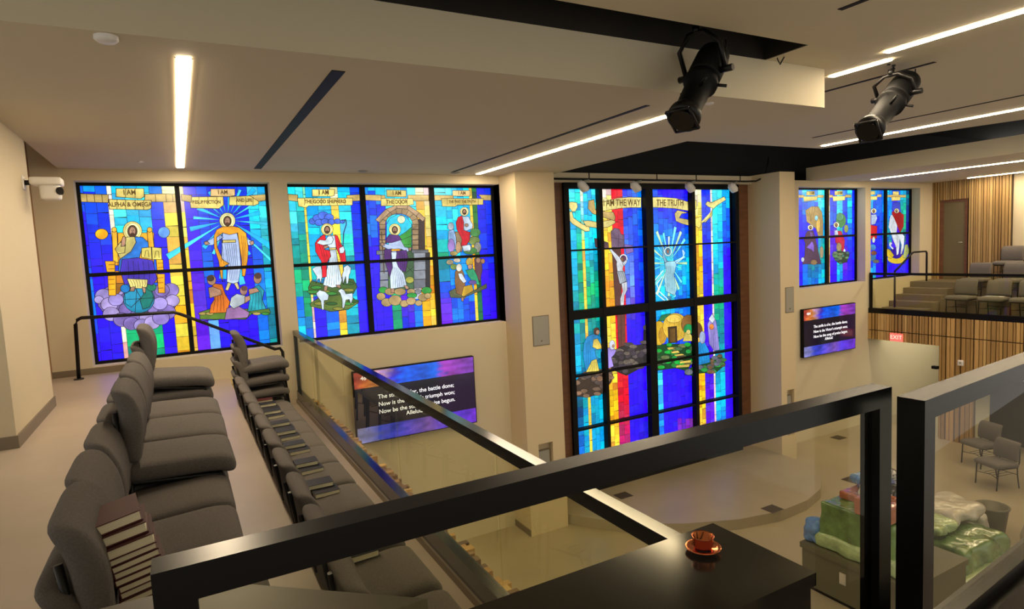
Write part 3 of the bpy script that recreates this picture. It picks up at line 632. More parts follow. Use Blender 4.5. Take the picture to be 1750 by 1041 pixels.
s.poly((186,190,198), [(486,738),(524,726),(526,782),(506,822),(502,886),(480,888),(478,842),(495,792)]); s.line([(508,740),(505,790),(490,860)])
s.line([(772,650),(706,728),(712,798),(790,862),(806,850),(744,792),(728,742),(766,690)], 0.018, (210,232,240)); s.line([(850,592),(905,560),(918,530),(905,510),(912,560),(860,600)], 0.016, (200,230,240))
s.poly((140,190,205), [(780,590),(850,585),(862,610),(845,680),(866,772),(850,822),(790,792),(778,700),(790,640)]); s.folds(790,620,845,620,795,790,855,800,5)
s.poly((130,180,205), [(766,492),(778,488),(784,560),(800,590),(784,600),(768,560)]); s.ell((210,235,235), 804, 520, 26, 32); s.ell((60,120,150), 804, 520, 19, 24); s.ell((150,110,100), 803, 520, 9, 14)
s.poly((60,140,180), [(800,825),(830,828),(824,850),(806,850)])
s.crop(940, 520, 3.855)
s.poly((92,50,40), [(440,66),(490,66),(494,280),(448,288)]); s.line([(465,66),(468,280)])
s.cobbles([(395,330),(450,285),(520,262),(560,270),(612,262),(612,180),(634,110),(634,400),(500,470),(430,440),(400,420)], [(86,78,78),(70,62,66),(100,90,80),(60,52,60)], 26, 34, 3)
s.cobbles([(112,605),(150,520),(215,455),(330,430),(412,462),(402,510),(340,588),(240,612)], [(118,92,72),(96,76,62),(138,104,80),(82,70,66)], 26, 38, 4)
s.poly((24,124,184), [(238,214),(290,190),(330,215),(338,300),(318,360),(300,372),(270,420),(232,442),(214,340),(218,260)]); s.poly((206,180,80), [(282,232),(308,226),(330,262),(342,292),(306,296),(276,282)]); s.poly((210,190,84), [(270,372),(302,358),(320,440),(232,446),(246,420)]); s.folds(275,380,300,375,245,440,312,438,4)
s.poly((20,150,180), [(290,300),(330,300),(330,360),(300,350)]); s.folds(225,250,262,240,225,400,270,400,3); s.ell((70,42,26), 302, 178, 20, 25); s.ell(SKIN, 310, 184, 11, 15, out=0)
s.poly((142,122,200), [(364,292),(392,282),(432,302),(420,330),(400,350),(414,408),(380,424),(360,364)]); s.ell((196,200,222), 405, 268, 20, 32); s.ell(SKIN, 412, 275, 9, 13, out=0)
s.cobbles([(680,268),(760,262),(940,262),(940,360),(900,440),(820,420),(700,436),(684,380)], [(30,140,60),(60,96,60),(96,112,66),(24,170,60),(80,76,60)], 24, 40, 5)
s.poly((30,110,70), [(705,110),(730,70),(790,60),(780,110)]); s.ell((196,156,36), 712, 190, 48, 80); s.ell((176,132,40), 735, 205, 26, 55, out=0.004); s.ell((204,166,56), 820, 150, 84, 92); s.ell((120,84,40), 905, 130, 48, 62); s.ell((100,66,38), 962, 170, 36, 52); s.ell((220,186,80), 810, 95, 50, 28)
s.folds(770,90,860,90,760,140,850,240,3); s.poly((56,40,28), [(770,150),(828,144),(832,250),(774,256)]); s.poly((96,70,30), [(780,160),(818,156),(820,248),(784,252)], 0.003); s.ell((30,130,70), 905, 165, 32, 36); s.poly((206,186,90), [(882,186),(900,175),(926,205),(932,242),(868,244)]); s.ell((210,190,110), 905, 182, 14, 16)
for pts in ([(762,286),(800,280),(818,292),(776,300)], [(785,312),(836,304),(850,318),(800,324)], [(806,332),(862,324),(882,334),(822,342)], [(850,376),(922,366),(922,384),(848,390)], [(826,402),(915,392),(908,412),(822,418)]): s.poly((208,180,80), pts)
s.cobbles([(885,440),(960,392),(1040,360),(1120,330),(1150,395),(1095,442),(970,456),(930,470),(880,462)], [(40,140,60),(110,84,60),(90,96,110),(60,110,60)], 22, 30, 6)
s.poly((24,130,196), [(952,262),(1000,232),(1038,300),(1048,382),(965,402),(950,330)]); s.ell((140,156,186), 996, 218, 20, 42); s.folds(962,270,1010,260,965,395,1040,380,4)
s.poly((140,130,200), [(1030,130),(1062,62),(1086,110),(1096,180),(1108,300),(1072,306),(1040,260)]); s.folds(1045,150,1090,150,1050,290,1100,295,4); s.ell((224,130,60), 1056, 148, 15, 19); s.poly((196,204,220), [(1036,98),(1060,62),(1080,98),(1062,125)])
s.ell((96,100,112), 905, 445, 28, 20)
s.b.build('stained_glass_panes', 'stained_glass', win3)
for body, (x, z), dx in (('I AM THE WAY', text_pts, 0), ('THE TRUTH', text_p2, 0)):
    text_obj('banner_lettering', body, 0.17, 'lead_text', win3, (x, YB-0.052, z), (math.pi/2, 0, 0), sx=0.75)
frame_bars((W3[0]-0.02, W3[1]+0.14, W3[2]-0.05, W3[3]+0.06), YB, [(6.655, 0.07), (7.76, 0.17), (8.87, 0.08)], [(-1.19, 0.16), (-0.06, 0.03), (-2.27, 0.035), (-3.24, 0.035)], 0.10, 0.12, win3)

# ---- windows 4 and 5
win4 = struct(empty('window_4')); s = SG(W4, YG); L4 = lambda u: X_(u, 390, YG)
s.tiles([(W4[0], L4(1371), [(0, B3), (0.3, B2), (0.5, B1), (1, B1)]), (L4(1371), L4(1380), [(0, CY), (0.3, B3), (0.5, B1), (0.8, B3), (1, B3)]), (L4(1380), L4(1398), [(0, CY), (0.5, B1), (0.8, TL), (1, B3)]),
 (L4(1398), L4(1409), [(0, C2), (0.4, CY), (0.7, TL), (1, CY)]), (L4(1409), L4(1418), [(0, YE), (0.3, WH), (0.6, YE), (0.7, OR), (1, YE)]), (L4(1418), L4(1430), [(0, B2), (0.3, B3), (0.5, PU), (1, B1)]),
 (L4(1430), L4(1440), [(0, C2), (0.3, CY), (0.7, GR), (0.85, CY), (1, B3)]), (L4(1440), L4(1448), [(0, B3), (0.3, B2), (0.8, PU), (1, B1)]), (L4(1448), L4(1456), [(0, C2), (0.3, CY), (0.5, B3), (0.8, B1), (1, B1)]), (L4(1456), W4[1], [(0, B2), (1, B1)])])
s.crop(1340, 290, 4.957)
for (a, b_, c_) in ((190,258,182),(428,494,180)): s.poly(GOLD, [(a,c_+2),(b_,c_),(b_+2,c_+34),(a-2,c_+36)])
s.poly(TAN, [(106,214),(170,216),(170,238),(106,238)]); s.poly(TAN, [(282,215),(334,215),(334,238),(282,236)]); s.poly(TAN, [(364,212),(412,214),(412,236),(364,238)]); s.poly(TAN, [(516,212),(566,214),(566,236),(516,236)]); s.poly(GOLD, [(162,228),(280,226),(278,258),(166,270)]); s.poly(GOLD, [(410,226),(516,224),(514,258),(414,268)])
s.poly((166,140,90), [(180,345),(230,312),(290,312),(318,360),(330,440),(328,560),(286,560),(268,500),(190,440)]); s.ell((220,180,90), 288, 470, 16, 60); s.ell((140,210,230), 272, 410, 14, 22); s.line([(205,330),(230,440)]); s.line([(262,318),(240,430)]); s.line([(240,315),(222,440)])
s.person_head(222, 490, 23, halo=(220,226,226)); s.poly((76,52,80), [(198,520),(246,516),(262,580),(300,740),(312,800),(150,800),(172,720),(176,620),(166,600),(182,540)]); s.poly((130,96,210), [(186,660),(236,606),(252,640),(252,700),(228,680),(210,670)]); s.poly((110,80,150), [(214,525),(242,530),(244,575),(220,570)]); s.ell((196,206,214), 156, 762, 13, 20); s.ell((130,104,70), 250, 785, 28, 22); s.ell((150,130,100), 316, 700, 16, 50)
s.ell((60,130,74), 480, 430, 42, 60); s.ell((70,150,110), 470, 400, 30, 34); s.ell((140,150,80), 524, 500, 18, 34); s.person_head(440, 468, 24, halo=(220,226,224)); s.poly((176,20,54), [(452,520),(482,520),(512,600),(506,680),(486,696),(470,640),(432,620),(430,570),(455,560)]); s.poly((192,200,220), [(424,515),(450,512),(456,552),(426,556)]); s.ell((150,130,90), 462, 655, 22, 36); s.ell(LAMB, 508, 690, 9, 20)
s.cobbles([(405,712),(440,690),(548,700),(552,722),(530,782),(470,800),(430,770)], [(80,120,80),(110,120,90),(60,100,90)], 20, 14, 8)
banner_text(s, 'I AM', 224, 200, 0.10, win4); banner_text(s, 'I AM', 462, 200, 0.10, win4)
s.b.build('stained_glass_panes', 'stained_glass', win4)
frame_bars(W4, YG, [(13.14, 0.10)], [(-0.05, 0.05)], 0.035, 0.05, win4)
win5 = struct(empty('window_5')); s = SG(W5, YG); L5 = lambda u: X_(u, 390, YG)
s.tiles([(W5[0], L5(1497), [(0, CY), (0.3, B2), (0.6, B1), (1, CY)]), (L5(1497), L5(1508), [(0, B3), (0.4, B2), (1, B1)]), (L5(1508), L5(1524), [(0, CY), (0.3, B3), (0.5, TL), (1, B1)]),
 (L5(1524), L5(1538), [(0, B3), (0.3, PU), (1, B1)]), (L5(1538), L5(1548), [(0, CY), (0.3, GR), (0.6, TD), (1, B1)]), (L5(1548), W5[1], [(0, TD), (0.5, DB), (1, B1)])])
s.crop(1470, 300, 5.208)
s.poly(GOLD, [(80,140),(130,138),(130,170),(82,172)]); s.poly(GOLD, [(290,142),(342,142),(342,172),(290,172)]); s.poly(TAN, [(226,172),(405,172),(405,196),(226,194)]); s.poly(TAN, [(150,168),(188,168),(188,192),(150,192)]); s.poly(GOLD, [(85,186),(150,184),(150,216),(88,218)]); s.poly(GOLD, [(276,190),(356,190),(354,222),(280,226)])
s.person_head(120, 316, 24, halo=(222,226,226)); s.poly((180,200,230), [(96,350),(140,345),(150,380),(132,432),(98,440)]); s.poly((184,22,36), [(90,440),(150,450),(146,560),(92,566)]); s.ell((180,190,170), 118, 572, 13, 28); s.ell((50,120,180), 112, 640, 26, 28); s.ell((120,70,50), 120, 690, 26, 20); s.ell((40,100,150), 112, 735, 26, 30); s.ell((90,90,80), 140, 765, 30, 16)
s.poly((60,70,190), [(276,300),(300,240),(352,240),(362,330)])
s.ell((206,178,44), 325, 740, 84, 46); s.ell((40,10,150), 320, 690, 56, 50); s.poly((206,178,44), [(230,650),(262,660),(300,712),(272,742),(240,720)]); s.poly((150,160,90), [(396,620),(420,610),(436,680),(404,740),(380,730)])
s.poly((194,200,206), [(250,462),(262,380),(272,350),(288,352),(310,380),(330,430),(322,512),(372,520),(392,540),(386,640),(368,700),(356,700),(366,620),(350,570),(346,640),(338,700),(322,712),(318,640),(286,560),(262,480),(256,470)]); s.line([(300,400),(270,470)]); s.line([(325,520),(330,600)]); s.poly((194,200,206), [(286,660),(254,620),(262,590),(284,600),(272,625),(298,650)])
s.poly((160,16,26), [(276,332),(300,312),(345,322),(386,352),(384,452),(352,516),(326,440),(300,380)]); s.folds(330,340,375,355,335,440,370,480,3); s.person_head(322, 314, 22, halo=(190,180,170))
s.b.build('stained_glass_panes', 'stained_glass', win5)
frame_bars(W5, YG, [(15.42, 0.085)], [(-0.055, 0.05)], 0.035, 0.05, win5)

# ---------------------------------------------------------------- screens on the wall
def screen(x0, x1, z0, z1, label):
    t = empty('wall_screen', (x0, YW, z0), label=label, cat='screen', group='wall screens with hymn words')
    W_, H_ = x1-x0, z1-z0
    MB().box(0, W_, -0.09, -0.01, 0, H_).build('bezel', 'fixture_black', t)
    MB().box(W_*0.3, W_*0.7, -0.012, 0.0, H_*0.3, H_*0.7).build('wall_bracket', 'fixture_black', t)
    b = MB(); nx, nz = 46, 30; rnd = random.Random(3)
    def col(fx, fz):
        nse = 0.5+0.5*math.sin(fx*17+math.sin(fz*23+fx*9)*2.0)*math.cos(fz*31+fx*5)
        if 0.215 < fz < 0.77:
            e = 1 if fz < 0.70 and fz > 0.3 else 0.6
            d = (8, 8, 26) if fx < 0.68 else (26, 6, 40)
            return lin((d[0]+nse*8, d[1]+nse*5, d[2]+nse*14))
        if fz >= 0.77:
            st = [(0, (205,70,60)), (0.15, (230,140,60)), (0.24, (190,150,190)), (0.32, (60,40,210)), (0.4, (0,90,250)), (0.68, (0,110,250)), (0.75, (170,60,190)), (1, (130,60,190))]
        else:
            st = [(0, (150,150,215)), (0.12, (130,130,215)), (0.2, (50,70,210)), (0.4, (80,70,220)), (0.55, (150,100,220)), (0.75, (90,60,230)), (1, (120,50,220))]
        fx2 = max(0, min(1, fx+(nse-0.5)*0.10)); k = 0
        while k < len(st)-2 and fx2 > st[k+1][0]: k += 1
        f = max(0, min(1, (fx2-st[k][0])/(st[k+1][0]-st[k][0]))); c = [st[k][1][j]*(1-f)+st[k+1][1][j]*f for j in range(3)]
        return lin([min(255, v*(0.75+0.4*nse)) for v in c])
    m_ = 0.012
    zz = [0, 0.05, 0.1, 0.15, 0.2149, 0.2151, 0.3, 0.4, 0.5, 0.6, 0.7, 0.7699, 0.7701, 0.81, 0.85, 0.89, 0.93, 0.97, 1.0]
    for i in range(nx):
        for j in range(len(zz)-1):
            a, c = i/nx, (i+1)/nx; d, e = zz[j], zz[j+1]; eps = 1e-4
            b.quad([(m_+(W_-2*m_)*a, -0.0915, m_+(H_-2*m_)*d), (m_+(W_-2*m_)*c, -0.0915, m_+(H_-2*m_)*d), (m_+(W_-2*m_)*c, -0.0915, m_+(H_-2*m_)*e), (m_+(W_-2*m_)*a, -0.0915, m_+(H_-2*m_)*e)], (col(a, d+eps), col(c, d+eps), col(c, e-eps), col(a, e-eps)))
    b.build('display', 'screen', t)
    for k, ln in enumerate(["The strife is o'er, the battle done;", "Now is the Victor's triumph won;", "Now be the song of praise begun."]):
        text_obj('hymn_line', ln, 0.087*H_/1.05, 'screen_text', t, (W_*0.18, -0.0935, H_*(0.615-0.105*k)), (math.pi/2, 0, 0), 'LEFT')
    text_obj('hymn_line', 'Alleluia!', 0.087*H_/1.05, 'screen_text', t, (W_*0.47, -0.0935, H_*0.325), (math.pi/2, 0, 0))
    text_obj('hymn_number', '464', 0.085*H_/1.05, 'screen_text', t, (W_*0.09, -0.0935, H_*0.9), (math.pi/2, 0, 0))
screen(2.055, 3.95, -2.68, -1.62, 'black framed wall screen with large hymn words, below the three-bay window behind the glass rail')
screen(11.87, 13.72, -2.67, -1.60, 'smaller looking wall screen with hymn words, right of the tall window, below two far windows')

# ---------------------------------------------------------------- things on the columns
def panel(name, x0, x1, z0, z1, y, m, label, cat, depth=0.012, knob=True):
    t = empty(name, (x0, y, z0), label=label, cat=cat)
    MB().box(0, x1-x0, -depth, 0, 0, z1-z0).build('cover', m, t)
    f = MB(); w_ = x1-x0; h = z1-z0; e = 0.012
    f.box(-e, 0, -depth*0.6, 0, -e, h+e).box(w_, w_+e, -depth*0.6, 0, -e, h+e).box(0, w_, -depth*0.6, 0, -e, 0).box(0, w_, -depth*0.6, 0, h, h+e); f.build('rim', 'base_grey', t)
    if knob: MB().tube([(w_*0.5, -depth, h*0.14), (w_*0.5, -depth-0.012, h*0.14)], 0.012).build('latch', 'base_grey', t)
panel('access_panel', 4.80, 5.08, -1.51, -1.06, CYL, 'grey_plastic', 'grey access panel high on the left column beside the tall window', 'access panel')
panel('access_panel', 10.60, 10.83, -1.51, -1.02, DYL, 'grey_plastic', 'grey access panel high on the right column beside the tall window', 'access panel')
panel('loudspeaker_panel', 4.815, 5.03, -4.03, -3.24, CYL+0.10, 'grey_plastic', 'grey loudspeaker panel standing in the niche at the foot of the left column', 'loudspeaker panel', 0.05)
panel('loudspeaker_panel', 10.64, 10.80, -4.03, -3.24, DYL+0.10, 'grey_plastic', 'grey loudspeaker panel standing in the niche at the foot of the right column', 'loudspeaker panel', 0.05)
tag(MB().box(5.10, 5.13, CYL-0.01, CYL, -3.80, -3.68).build('wall_socket', 'floor_vent'), 'small dark wall socket low on the left column beside its niche', 'socket')
tag(MB().box(10.60, 10.615, DYL-0.01, DYL, -3.95, -3.85).build('wall_socket', 'floor_vent'), 'small dark wall socket low on the right column beside its niche', 'socket')
for (u, v, z, lab) in ((1065,847,ZP,'dark floor box on the platform nearest the front rail'), (1320,870,ZP,'dark floor box near the curved platform edge'), (1433,748,ZL,'dark floor box on the hall floor right of the right column'), (1455,820,ZL,'dark floor box on the hall floor behind the wrapped boxes')):
    x, y, _ = at(u, v, z=z)
    t = empty('floor_box', (x, y, z), label=lab, cat='floor box', group='square floor boxes')
    MB().box(-0.13, 0.13, -0.11, 0.11, 0, 0.006).build('lid', 'floor_vent', t)
    MB().box(-0.14, 0.14, -0.12, 0.12, 0, 0.003).build('rim', 'base_grey', t)
# track spots above the tall window
pipe = MB().tube([(5.45, 8.60, 1.13), (10.05, 8.60, 1.13), (10.35, 8.60, 1.14), (10.55, 8.55, 1.22), (10.62, 8.5, 1.6)], 0.018, 8)
pl = pipe.build('pipe', 'black_metal'); t = empty('lighting_pipe', (0, 0, 0), label='thin black lighting pipe running along the top of the tall window', cat='pipe'); pl.parent = t
for x in (6.25, 7.75, 8.72, 9.9): MB().tube([(x, 8.60, 1.13), (x, 8.60, 1.26)], 0.01, 6).build('drop_rod', 'black_metal', t)
labs = ['white track light above the tall window, nearest the left column', 'white track light above the tall window, second from the left column', 'white track light above the tall window, third from the left column', 'white track light above the tall window, nearest the right column']
for x, lab in zip((6.12, 7.25, 8.55, 9.68), labs):
    t = empty('track_light', (x, 8.60, 1.11), label=lab, cat='spotlight', group='white track lights over the tall window')
    MB().tube([(0, 0, 0), (0, -0.01, -0.05)], 0.014, 8).build('stem', 'black_metal', t)
    MB().tube([(-0.09, -0.02, -0.02), (-0.06, -0.025, -0.07), (0.02, -0.03, -0.15), (0.035, -0.035, -0.19)], [0.04, 0.075, 0.075, 0.055], 14).build('head', 'white_plastic', t); hd = t.children[-1]
    MB().tube([(0.0, 0.0, -0.02), (0.12, -0.01, 0.0)], 0.02, 8).build('arm', 'grey_plastic', hd)
for x, lab in ((2.35, 'small dark eyeball downlight above the left bay of the three-bay window'), (3.72, 'small dark eyeball downlight above the right bay of the three-bay window')):
    tag(MB().lathe([(0.001, -0.02), (0.04, -0.02), (0.07, -0.008), (0.07, 0)], 0, 0, 20).build('eyeball_downlight', 'grey_plastic', loc=(x, 8.45, ZC)), lab, 'downlight')
# projector-like camera on the pier
t = empty('security_camera', (-1.10, 6.7, 0.78), label='white security camera on a black arm fixed to the left pier', cat='camera')
MB().tube([(0.0, 0, 0), (0.09, 0.05, 0.01)], 0.022, 10).build('arm', 'black_metal', t)
MB().rbox(0.0, 0, 0, 0.012, 0.045, 0.06, 0.01, 6).build('mount', 'white_plastic', t)
MB().rbox(0.16, 0.05, 0.015, 0.115, 0.10, 0.035, 0.02, 8).build('housing', 'white_plastic', t)
MB().rbox(0.18, 0.05, -0.07, 0.075, 0.07, 0.075, 0.03, 8).build('body', 'white_plastic', t); bdy = t.children[-1]
MB().tube([(0.245, 0.0, -0.07), (0.262, -0.01, -0.07)], 0.035, 14).build('lens', 'dark_glass', bdy)

# ---------------------------------------------------------------- chairs
def make_chair():
    t = empty('stacking_chair')
    def crown(x, y, z):
        k = (1-(x/0.23)**2)*(1-(y/0.225)**2)
        z2 = z + x*0.06 + (0.012*max(0, k) if z > 0 else 0) - (0.02*max(0, (x-0.12)/0.1)**2 if x > 0.12 else 0)
        return x, y, z2
    MB().rbox(0.01, 0, 0.425, 0.235, 0.23, 0.042, 0.038, 12, crown).build('seat', 'fabric', t)
    def back(x, y, z):
        k = (z+0.17)/0.34; off = -0.03*k + 0.016*math.sin(k*math.pi) - 0.028*max(0, (k-0.6)/0.4)**2
        th = 1+0.15*math.sin(k*math.pi)
        return x*th+off-(0.0 if abs(y) < 0.1 else -0.03*((abs(y)-0.1)/0.12)**2*0.6), y*(1-0.02*k), z
    MB().rbox(-0.208, 0, 0.635, 0.038, 0.222, 0.170, 0.034, 14, back).build('backrest', 'fabric', t)
    for sgn in (-1, 1):
        MB().tube([(0.215, sgn*0.20, 0.0), (0.19, sgn*0.205, 0.36), (0.17, sgn*0.205, 0.385)], 0.011, 8).build('leg', 'black_metal', t)
        MB().tube([(-0.245, sgn*0.20, 0.0), (-0.20, sgn*0.205, 0.25), (-0.195, sgn*0.205, 0.38)], 0.011, 8).build('leg', 'black_metal', t)
    f = MB()
    for sgn in (-1, 1):
        f.tube([(0.185, sgn*0.205, 0.378), (-0.20, sgn*0.205, 0.372), (-0.235, sgn*0.205, 0.47), (-0.255, sgn*0.19, 0.60), (-0.268, sgn*0.175, 0.70)], 0.011, 8)
    f.tube([(-0.20, -0.205, 0.372), (-0.20, 0.205, 0.372)], 0.010, 8).tube([(0.17, -0.205, 0.374), (0.17, 0.205, 0.374)], 0.010, 8)
    f.build('seat_frame', 'black_metal', t)
    r = MB()
    for y in (-0.12, -0.04, 0.04, 0.12): r.tube([(-0.19, y, 0.24), (0.12, y, 0.22)], 0.004, 6)
    r.tube([(-0.205, -0.20, 0.25), (-0.19, 0, 0.24), (-0.205, 0.20, 0.25)], 0.006, 6).tube([(0.205, -0.203, 0.22), (0.12, 0, 0.22), (0.205, 0.203, 0.22)], 0.006, 6)
    r.build('book_rack', 'black_metal', t)
    return t
chair0 = make_chair(); used = [False]
def chair(x, y, z, label, group, rz=0.0, sy=1.0, ry=0.0, sz=1.0):
    o = copy_tree(chair0) if used[0] else chair0
    used[0] = True; o.location = (x, y, z); o.rotation_euler = (0, ry, rz+random.uniform(-0.015, 0.015)); o.scale = (1, sy, sz)
    tag(o, label, 'chair', group); return o
G2 = 'grey stacking chairs in the back row'; G1 = 'grey stacking chairs in the front row beside the glass rail'
XB, XF = -0.105, 0.70
RAISE = 0.138
chair(XB+0.035, 2.10, ZB+0.035, 'upper grey chair at the bottom left corner, carrying the tall pile of maroon books', G2)
chair(XB-0.005, 2.10, ZB, 'lower grey chair at the bottom left corner, under the one with the tall book pile', G2, sz=0.84)
chair(XB, 2.63, ZB, 'single grey fabric chair in the back row just beyond the tall pile of hymnals', G2)
chair(XB, 3.11, ZB, 'single grey fabric chair in the back row, just before the stacked ones', G2)
chair(XB-0.0, 3.56, ZB, 'lower grey chair of the nearest stack in the back row', G2)
chair(XB-0.005, 3.47, ZB+0.115, 'top grey chair of the nearest two-high stack in the back row', G2, ry=0.10)
chair(XB, 4.06, ZB, 'lower grey chair of the middle stack in the back row', G2, sy=1.12)
chair(XB-0.005, 4.00, ZB+0.115, 'top grey chair of the middle two-high stack in the back row', G2, ry=0.10, sy=1.15)
chair(XB, 4.60, ZB, 'lower grey chair of the far two-high stack in the back row', G2, sy=1.1)
chair(XB-0.005, 4.54, ZB+0.115, 'top grey chair of the far two-high stack in the back row', G2, ry=0.10, sy=1.1)
for k, lab in enumerate(('bottom grey chair of the tallest back row stack below the throne picture', 'middle grey chair of the tallest back row stack below the throne picture', 'topmost grey chair of the tallest back row stack, raised high below the throne picture')):
    chair(XB-0.012*k, 5.30, ZB+0.116*k, lab, G2, sy=1.08, ry=0.075*k)
ys = [1.78, 2.265, 2.755, 3.265, 3.79, 4.29, 4.76, 5.21, 5.66, 6.13, 6.58]
names = ['with its seat corner at the bottom edge beside the black box', 'carrying the single pile seen under the near handrail', 'mostly hidden behind the near handrail', 'with its seat just above the near handrail', 'carrying the book pair nearest above the handrail', 'carrying the second book pair above the handrail', 'carrying the third book pair above the handrail', 'carrying the fourth book pair above the handrail', 'with the book pair in the middle of the far part', 'just before the red books', 'carrying the dark red books at the foot of the far stack']
for y, nm in zip(ys, names): chair(XF, y, ZF, 'grey front row chair '+nm, G1)
for k, nm in enumerate(('bottom', 'second lowest', 'second highest', 'topmost')):
    chair(XF+0.008*k, 7.08, ZF+RAISE*k*1.04, nm+' grey chair of the tall stack at the far end of the front row', G1)

# ---------------------------------------------------------------- books
def make_book(cover):
    t = empty('hymnal'); W_, L_, T_ = 0.118, 0.168, 0.034   # spine at x = 0
    b = MB().box(0, W_, 0, L_, 0, 0.003).box(0, W_, 0, L_, T_-0.003, T_).box(-0.003, 0.0, 0, L_, 0, T_); b.build('cover', cover, t)
    MB().box(0.0, W_-0.005, 0.005, L_-0.005, 0.003, T_-0.003).build('pages', 'book_pages', t); return t
red0 = make_book('book_cover'); blue0 = make_book('book_cover_blue'); ub = {id(red0): False, id(blue0): False}
def book(proto, x, y, z, rz, label, group, k=1.0):
    o = copy_tree(proto) if ub[id(proto)] else proto
    ub[id(proto)] = True; o.location = (x, y, z); o.rotation_euler = (0, 0, rz); o.scale = (1, 1, k); o.scale = (1, 0.92, k) if 'dark hymnal' in label else (1, 1, k); tag(o, label, 'book', group); return o
zs = ZB+0.472
order = ['at the very bottom', 'second from the bottom', 'third from the bottom', 'fourth from the bottom', 'fifth from the bottom', 'sixth from the bottom', 'sixth from the top', 'fifth from the top', 'fourth from the top', 'third from the top', 'second from the top', 'topmost']
dd = 0.0; ta = math.radians(10)
for i, nm in enumerate(order):
    k = 0.58 if i < 9 else 0.92
    jx = (0.0, 0.004, -0.003, 0.002, 0.004, 0.0, 0.003, 0.004, 0.002, 0.004, -0.008, -0.014)[i]; jy = (0.0, 0.005, -0.004, 0.004, 0, 0.002, 0.004, 0, 0.003, -0.002, 0.016, 0.028)[i]
    o = book(red0, -0.205+jx-dd*math.sin(ta), 1.99+jy, zs+0.035-0.006+dd*math.cos(ta), math.radians(5+random.uniform(-2, 2)), 'maroon hymnal '+nm+' of the tall book pile in the back row', 'maroon hymnals in the tall pile', k)
    o.rotation_euler = (0, -ta, o.rotation_euler[2])
    dd += 0.034*k+0.0008
zf = ZF+0.474
piles = [(0.62, 3.86), (0.62, 4.34), (0.62, 4.84), (0.62, 5.28), (0.62, 5.58), (0.62, 6.10), (0.62, 6.44)]
pn = ['closest above the near handrail', 'second above the near handrail', 'third above the near handrail', 'fourth above the near handrail', 'fifth above the near handrail', 'second from the dark red books', 'next to the dark red books']
q_ = -math.pi/2
for (x, y), nm in zip(piles, pn):
    book(blue0, x+0.005, y+0.10, zf, q_+0.04, 'lower dark hymnal of the pair '+nm, 'dark hymnals on the front row seats', 0.85)
    book(blue0, x-0.012, y+0.185, zf+0.0305, q_, 'upper dark hymnal of the pair '+nm, 'dark hymnals on the front row seats', 0.85)
book(blue0, 0.60, 3.02, zf, q_+0.05, 'lower dark hymnal of the pair seen under the near handrail', 'dark hymnals on the front row seats')
book(blue0, 0.59, 3.06, zf+0.035, q_, 'upper dark hymnal of the pair seen under the near handrail', 'dark hymnals on the front row seats')
book(red0, 0.60, 6.72, zf, q_+0.03, 'lower dark red hymnal at the foot of the far stack of chairs', 'red hymnals at the far end of the front row')
book(red0, 0.585, 6.78, zf+0.035, q_, 'upper dark red hymnal at the foot of the far stack of chairs', 'red hymnals at the far end of the front row')

# ---------------------------------------------------------------- balcony glass rails
def bar(b, p, q, wd, z0, z1):
    dx, dy = q[0]-p[0], q[1]-p[1]; L_ = math.hypot(dx, dy); nx, ny = -dy/L_*wd/2, dx/L_*wd/2
    b.prism([(p[0]-nx, p[1]-ny), (q[0]-nx, q[1]-ny), (q[0]+nx, q[1]+ny), (p[0]+nx, p[1]+ny)], z0, z1)
# front rail along the balcony edge
t = empty('glass_balustrade', (0, 0, 0), label='long frameless glass balustrade with black handrail along the front of the near balcony', cat='balustrade')
MB().box(1.305, 1.365, 1.44, YW-0.02, -1.005, -0.945).build('handrail', 'balustrade_black', t)
MB().box(1.30, 1.37, 1.44, YW-0.01, -1.90, -1.775).build('base_channel', 'balustrade_black', t)
MB().box(1.285, 1.38, 1.44, YW, ZF-0.3, -1.90).build('curb', 'base_grey', t)
MB().box(1.31, 1.36, YW-0.06, YW-0.01, -1.775, -1.005).build('end_post', 'balustrade_black', t)
for a, c in ((1.45, 2.715), (2.727, 4.355), (4.367, 6.00), (6.012, 7.60), (7.612, 8.68)):
    MB().box(1.330, 1.342, a, c, -1.79, -1.0).build('glass_panel', 'rail_glass', t)
# battens under the rail
tones = [(200,160,92), (176,136,74), (120,86,44), (150,112,60), (214,176,108), (90,64,34), (186,146,82)]
b = MB(); y = 1.5; rnd = random.Random(5)
while y < YW-0.03:
    wd = rnd.choice([0.03, 0.045, 0.06]); d = rnd.choice([0.06, 0.09, 0.12, 0.15]); b.box(1.38, 1.38+d, y, min(y+wd, YW-0.005), -2.75, -1.90, lin(rnd.choice(tones))); y += wd
tag(b.build('slatted_fascia', 'slats'), 'honey wooden slatted fascia on the outside of the near balcony below the glass rail', 'wood panelling')
# near rail (in front of the photographer)
t = empty('near_railing', (0, 0, 0), label='thick black square railing with glass in the foreground, left section with two posts', cat='railing')
b = MB().box(-0.065, 1.605, 0.915, 0.967, -0.452, -0.402); b.build('handrail', 'black_rail', t)
MB().box(-0.065, -0.013, 0.915, 0.967, -1.55, -0.452).build('post', 'black_rail', t)
MB().box(1.553, 1.605, 0.915, 0.967, -1.55, -0.452).build('post', 'black_rail', t)
MB().box(-0.013, 1.553, 0.935, 0.947, -1.05, -0.452).build('glass_panel', 'near_glass', t)
MB().box(-0.013, 1.553, 0.915, 0.967, -1.12, -1.05).build('bottom_channel', 'black_rail', t)
t = empty('near_railing', (0, 0, 0), label='black square railing with glass at the right edge, its post beside the narrow gap', cat='railing')
P0, P1 = (1.52, 0.822), (2.95, 0.945)
b = MB(); bar(b, P0, P1, 0.062, -0.452, -0.402); b.build('handrail', 'black_rail', t)
d = ((P1[0]-P0[0])/1.435, (P1[1]-P0[1])/1.435)
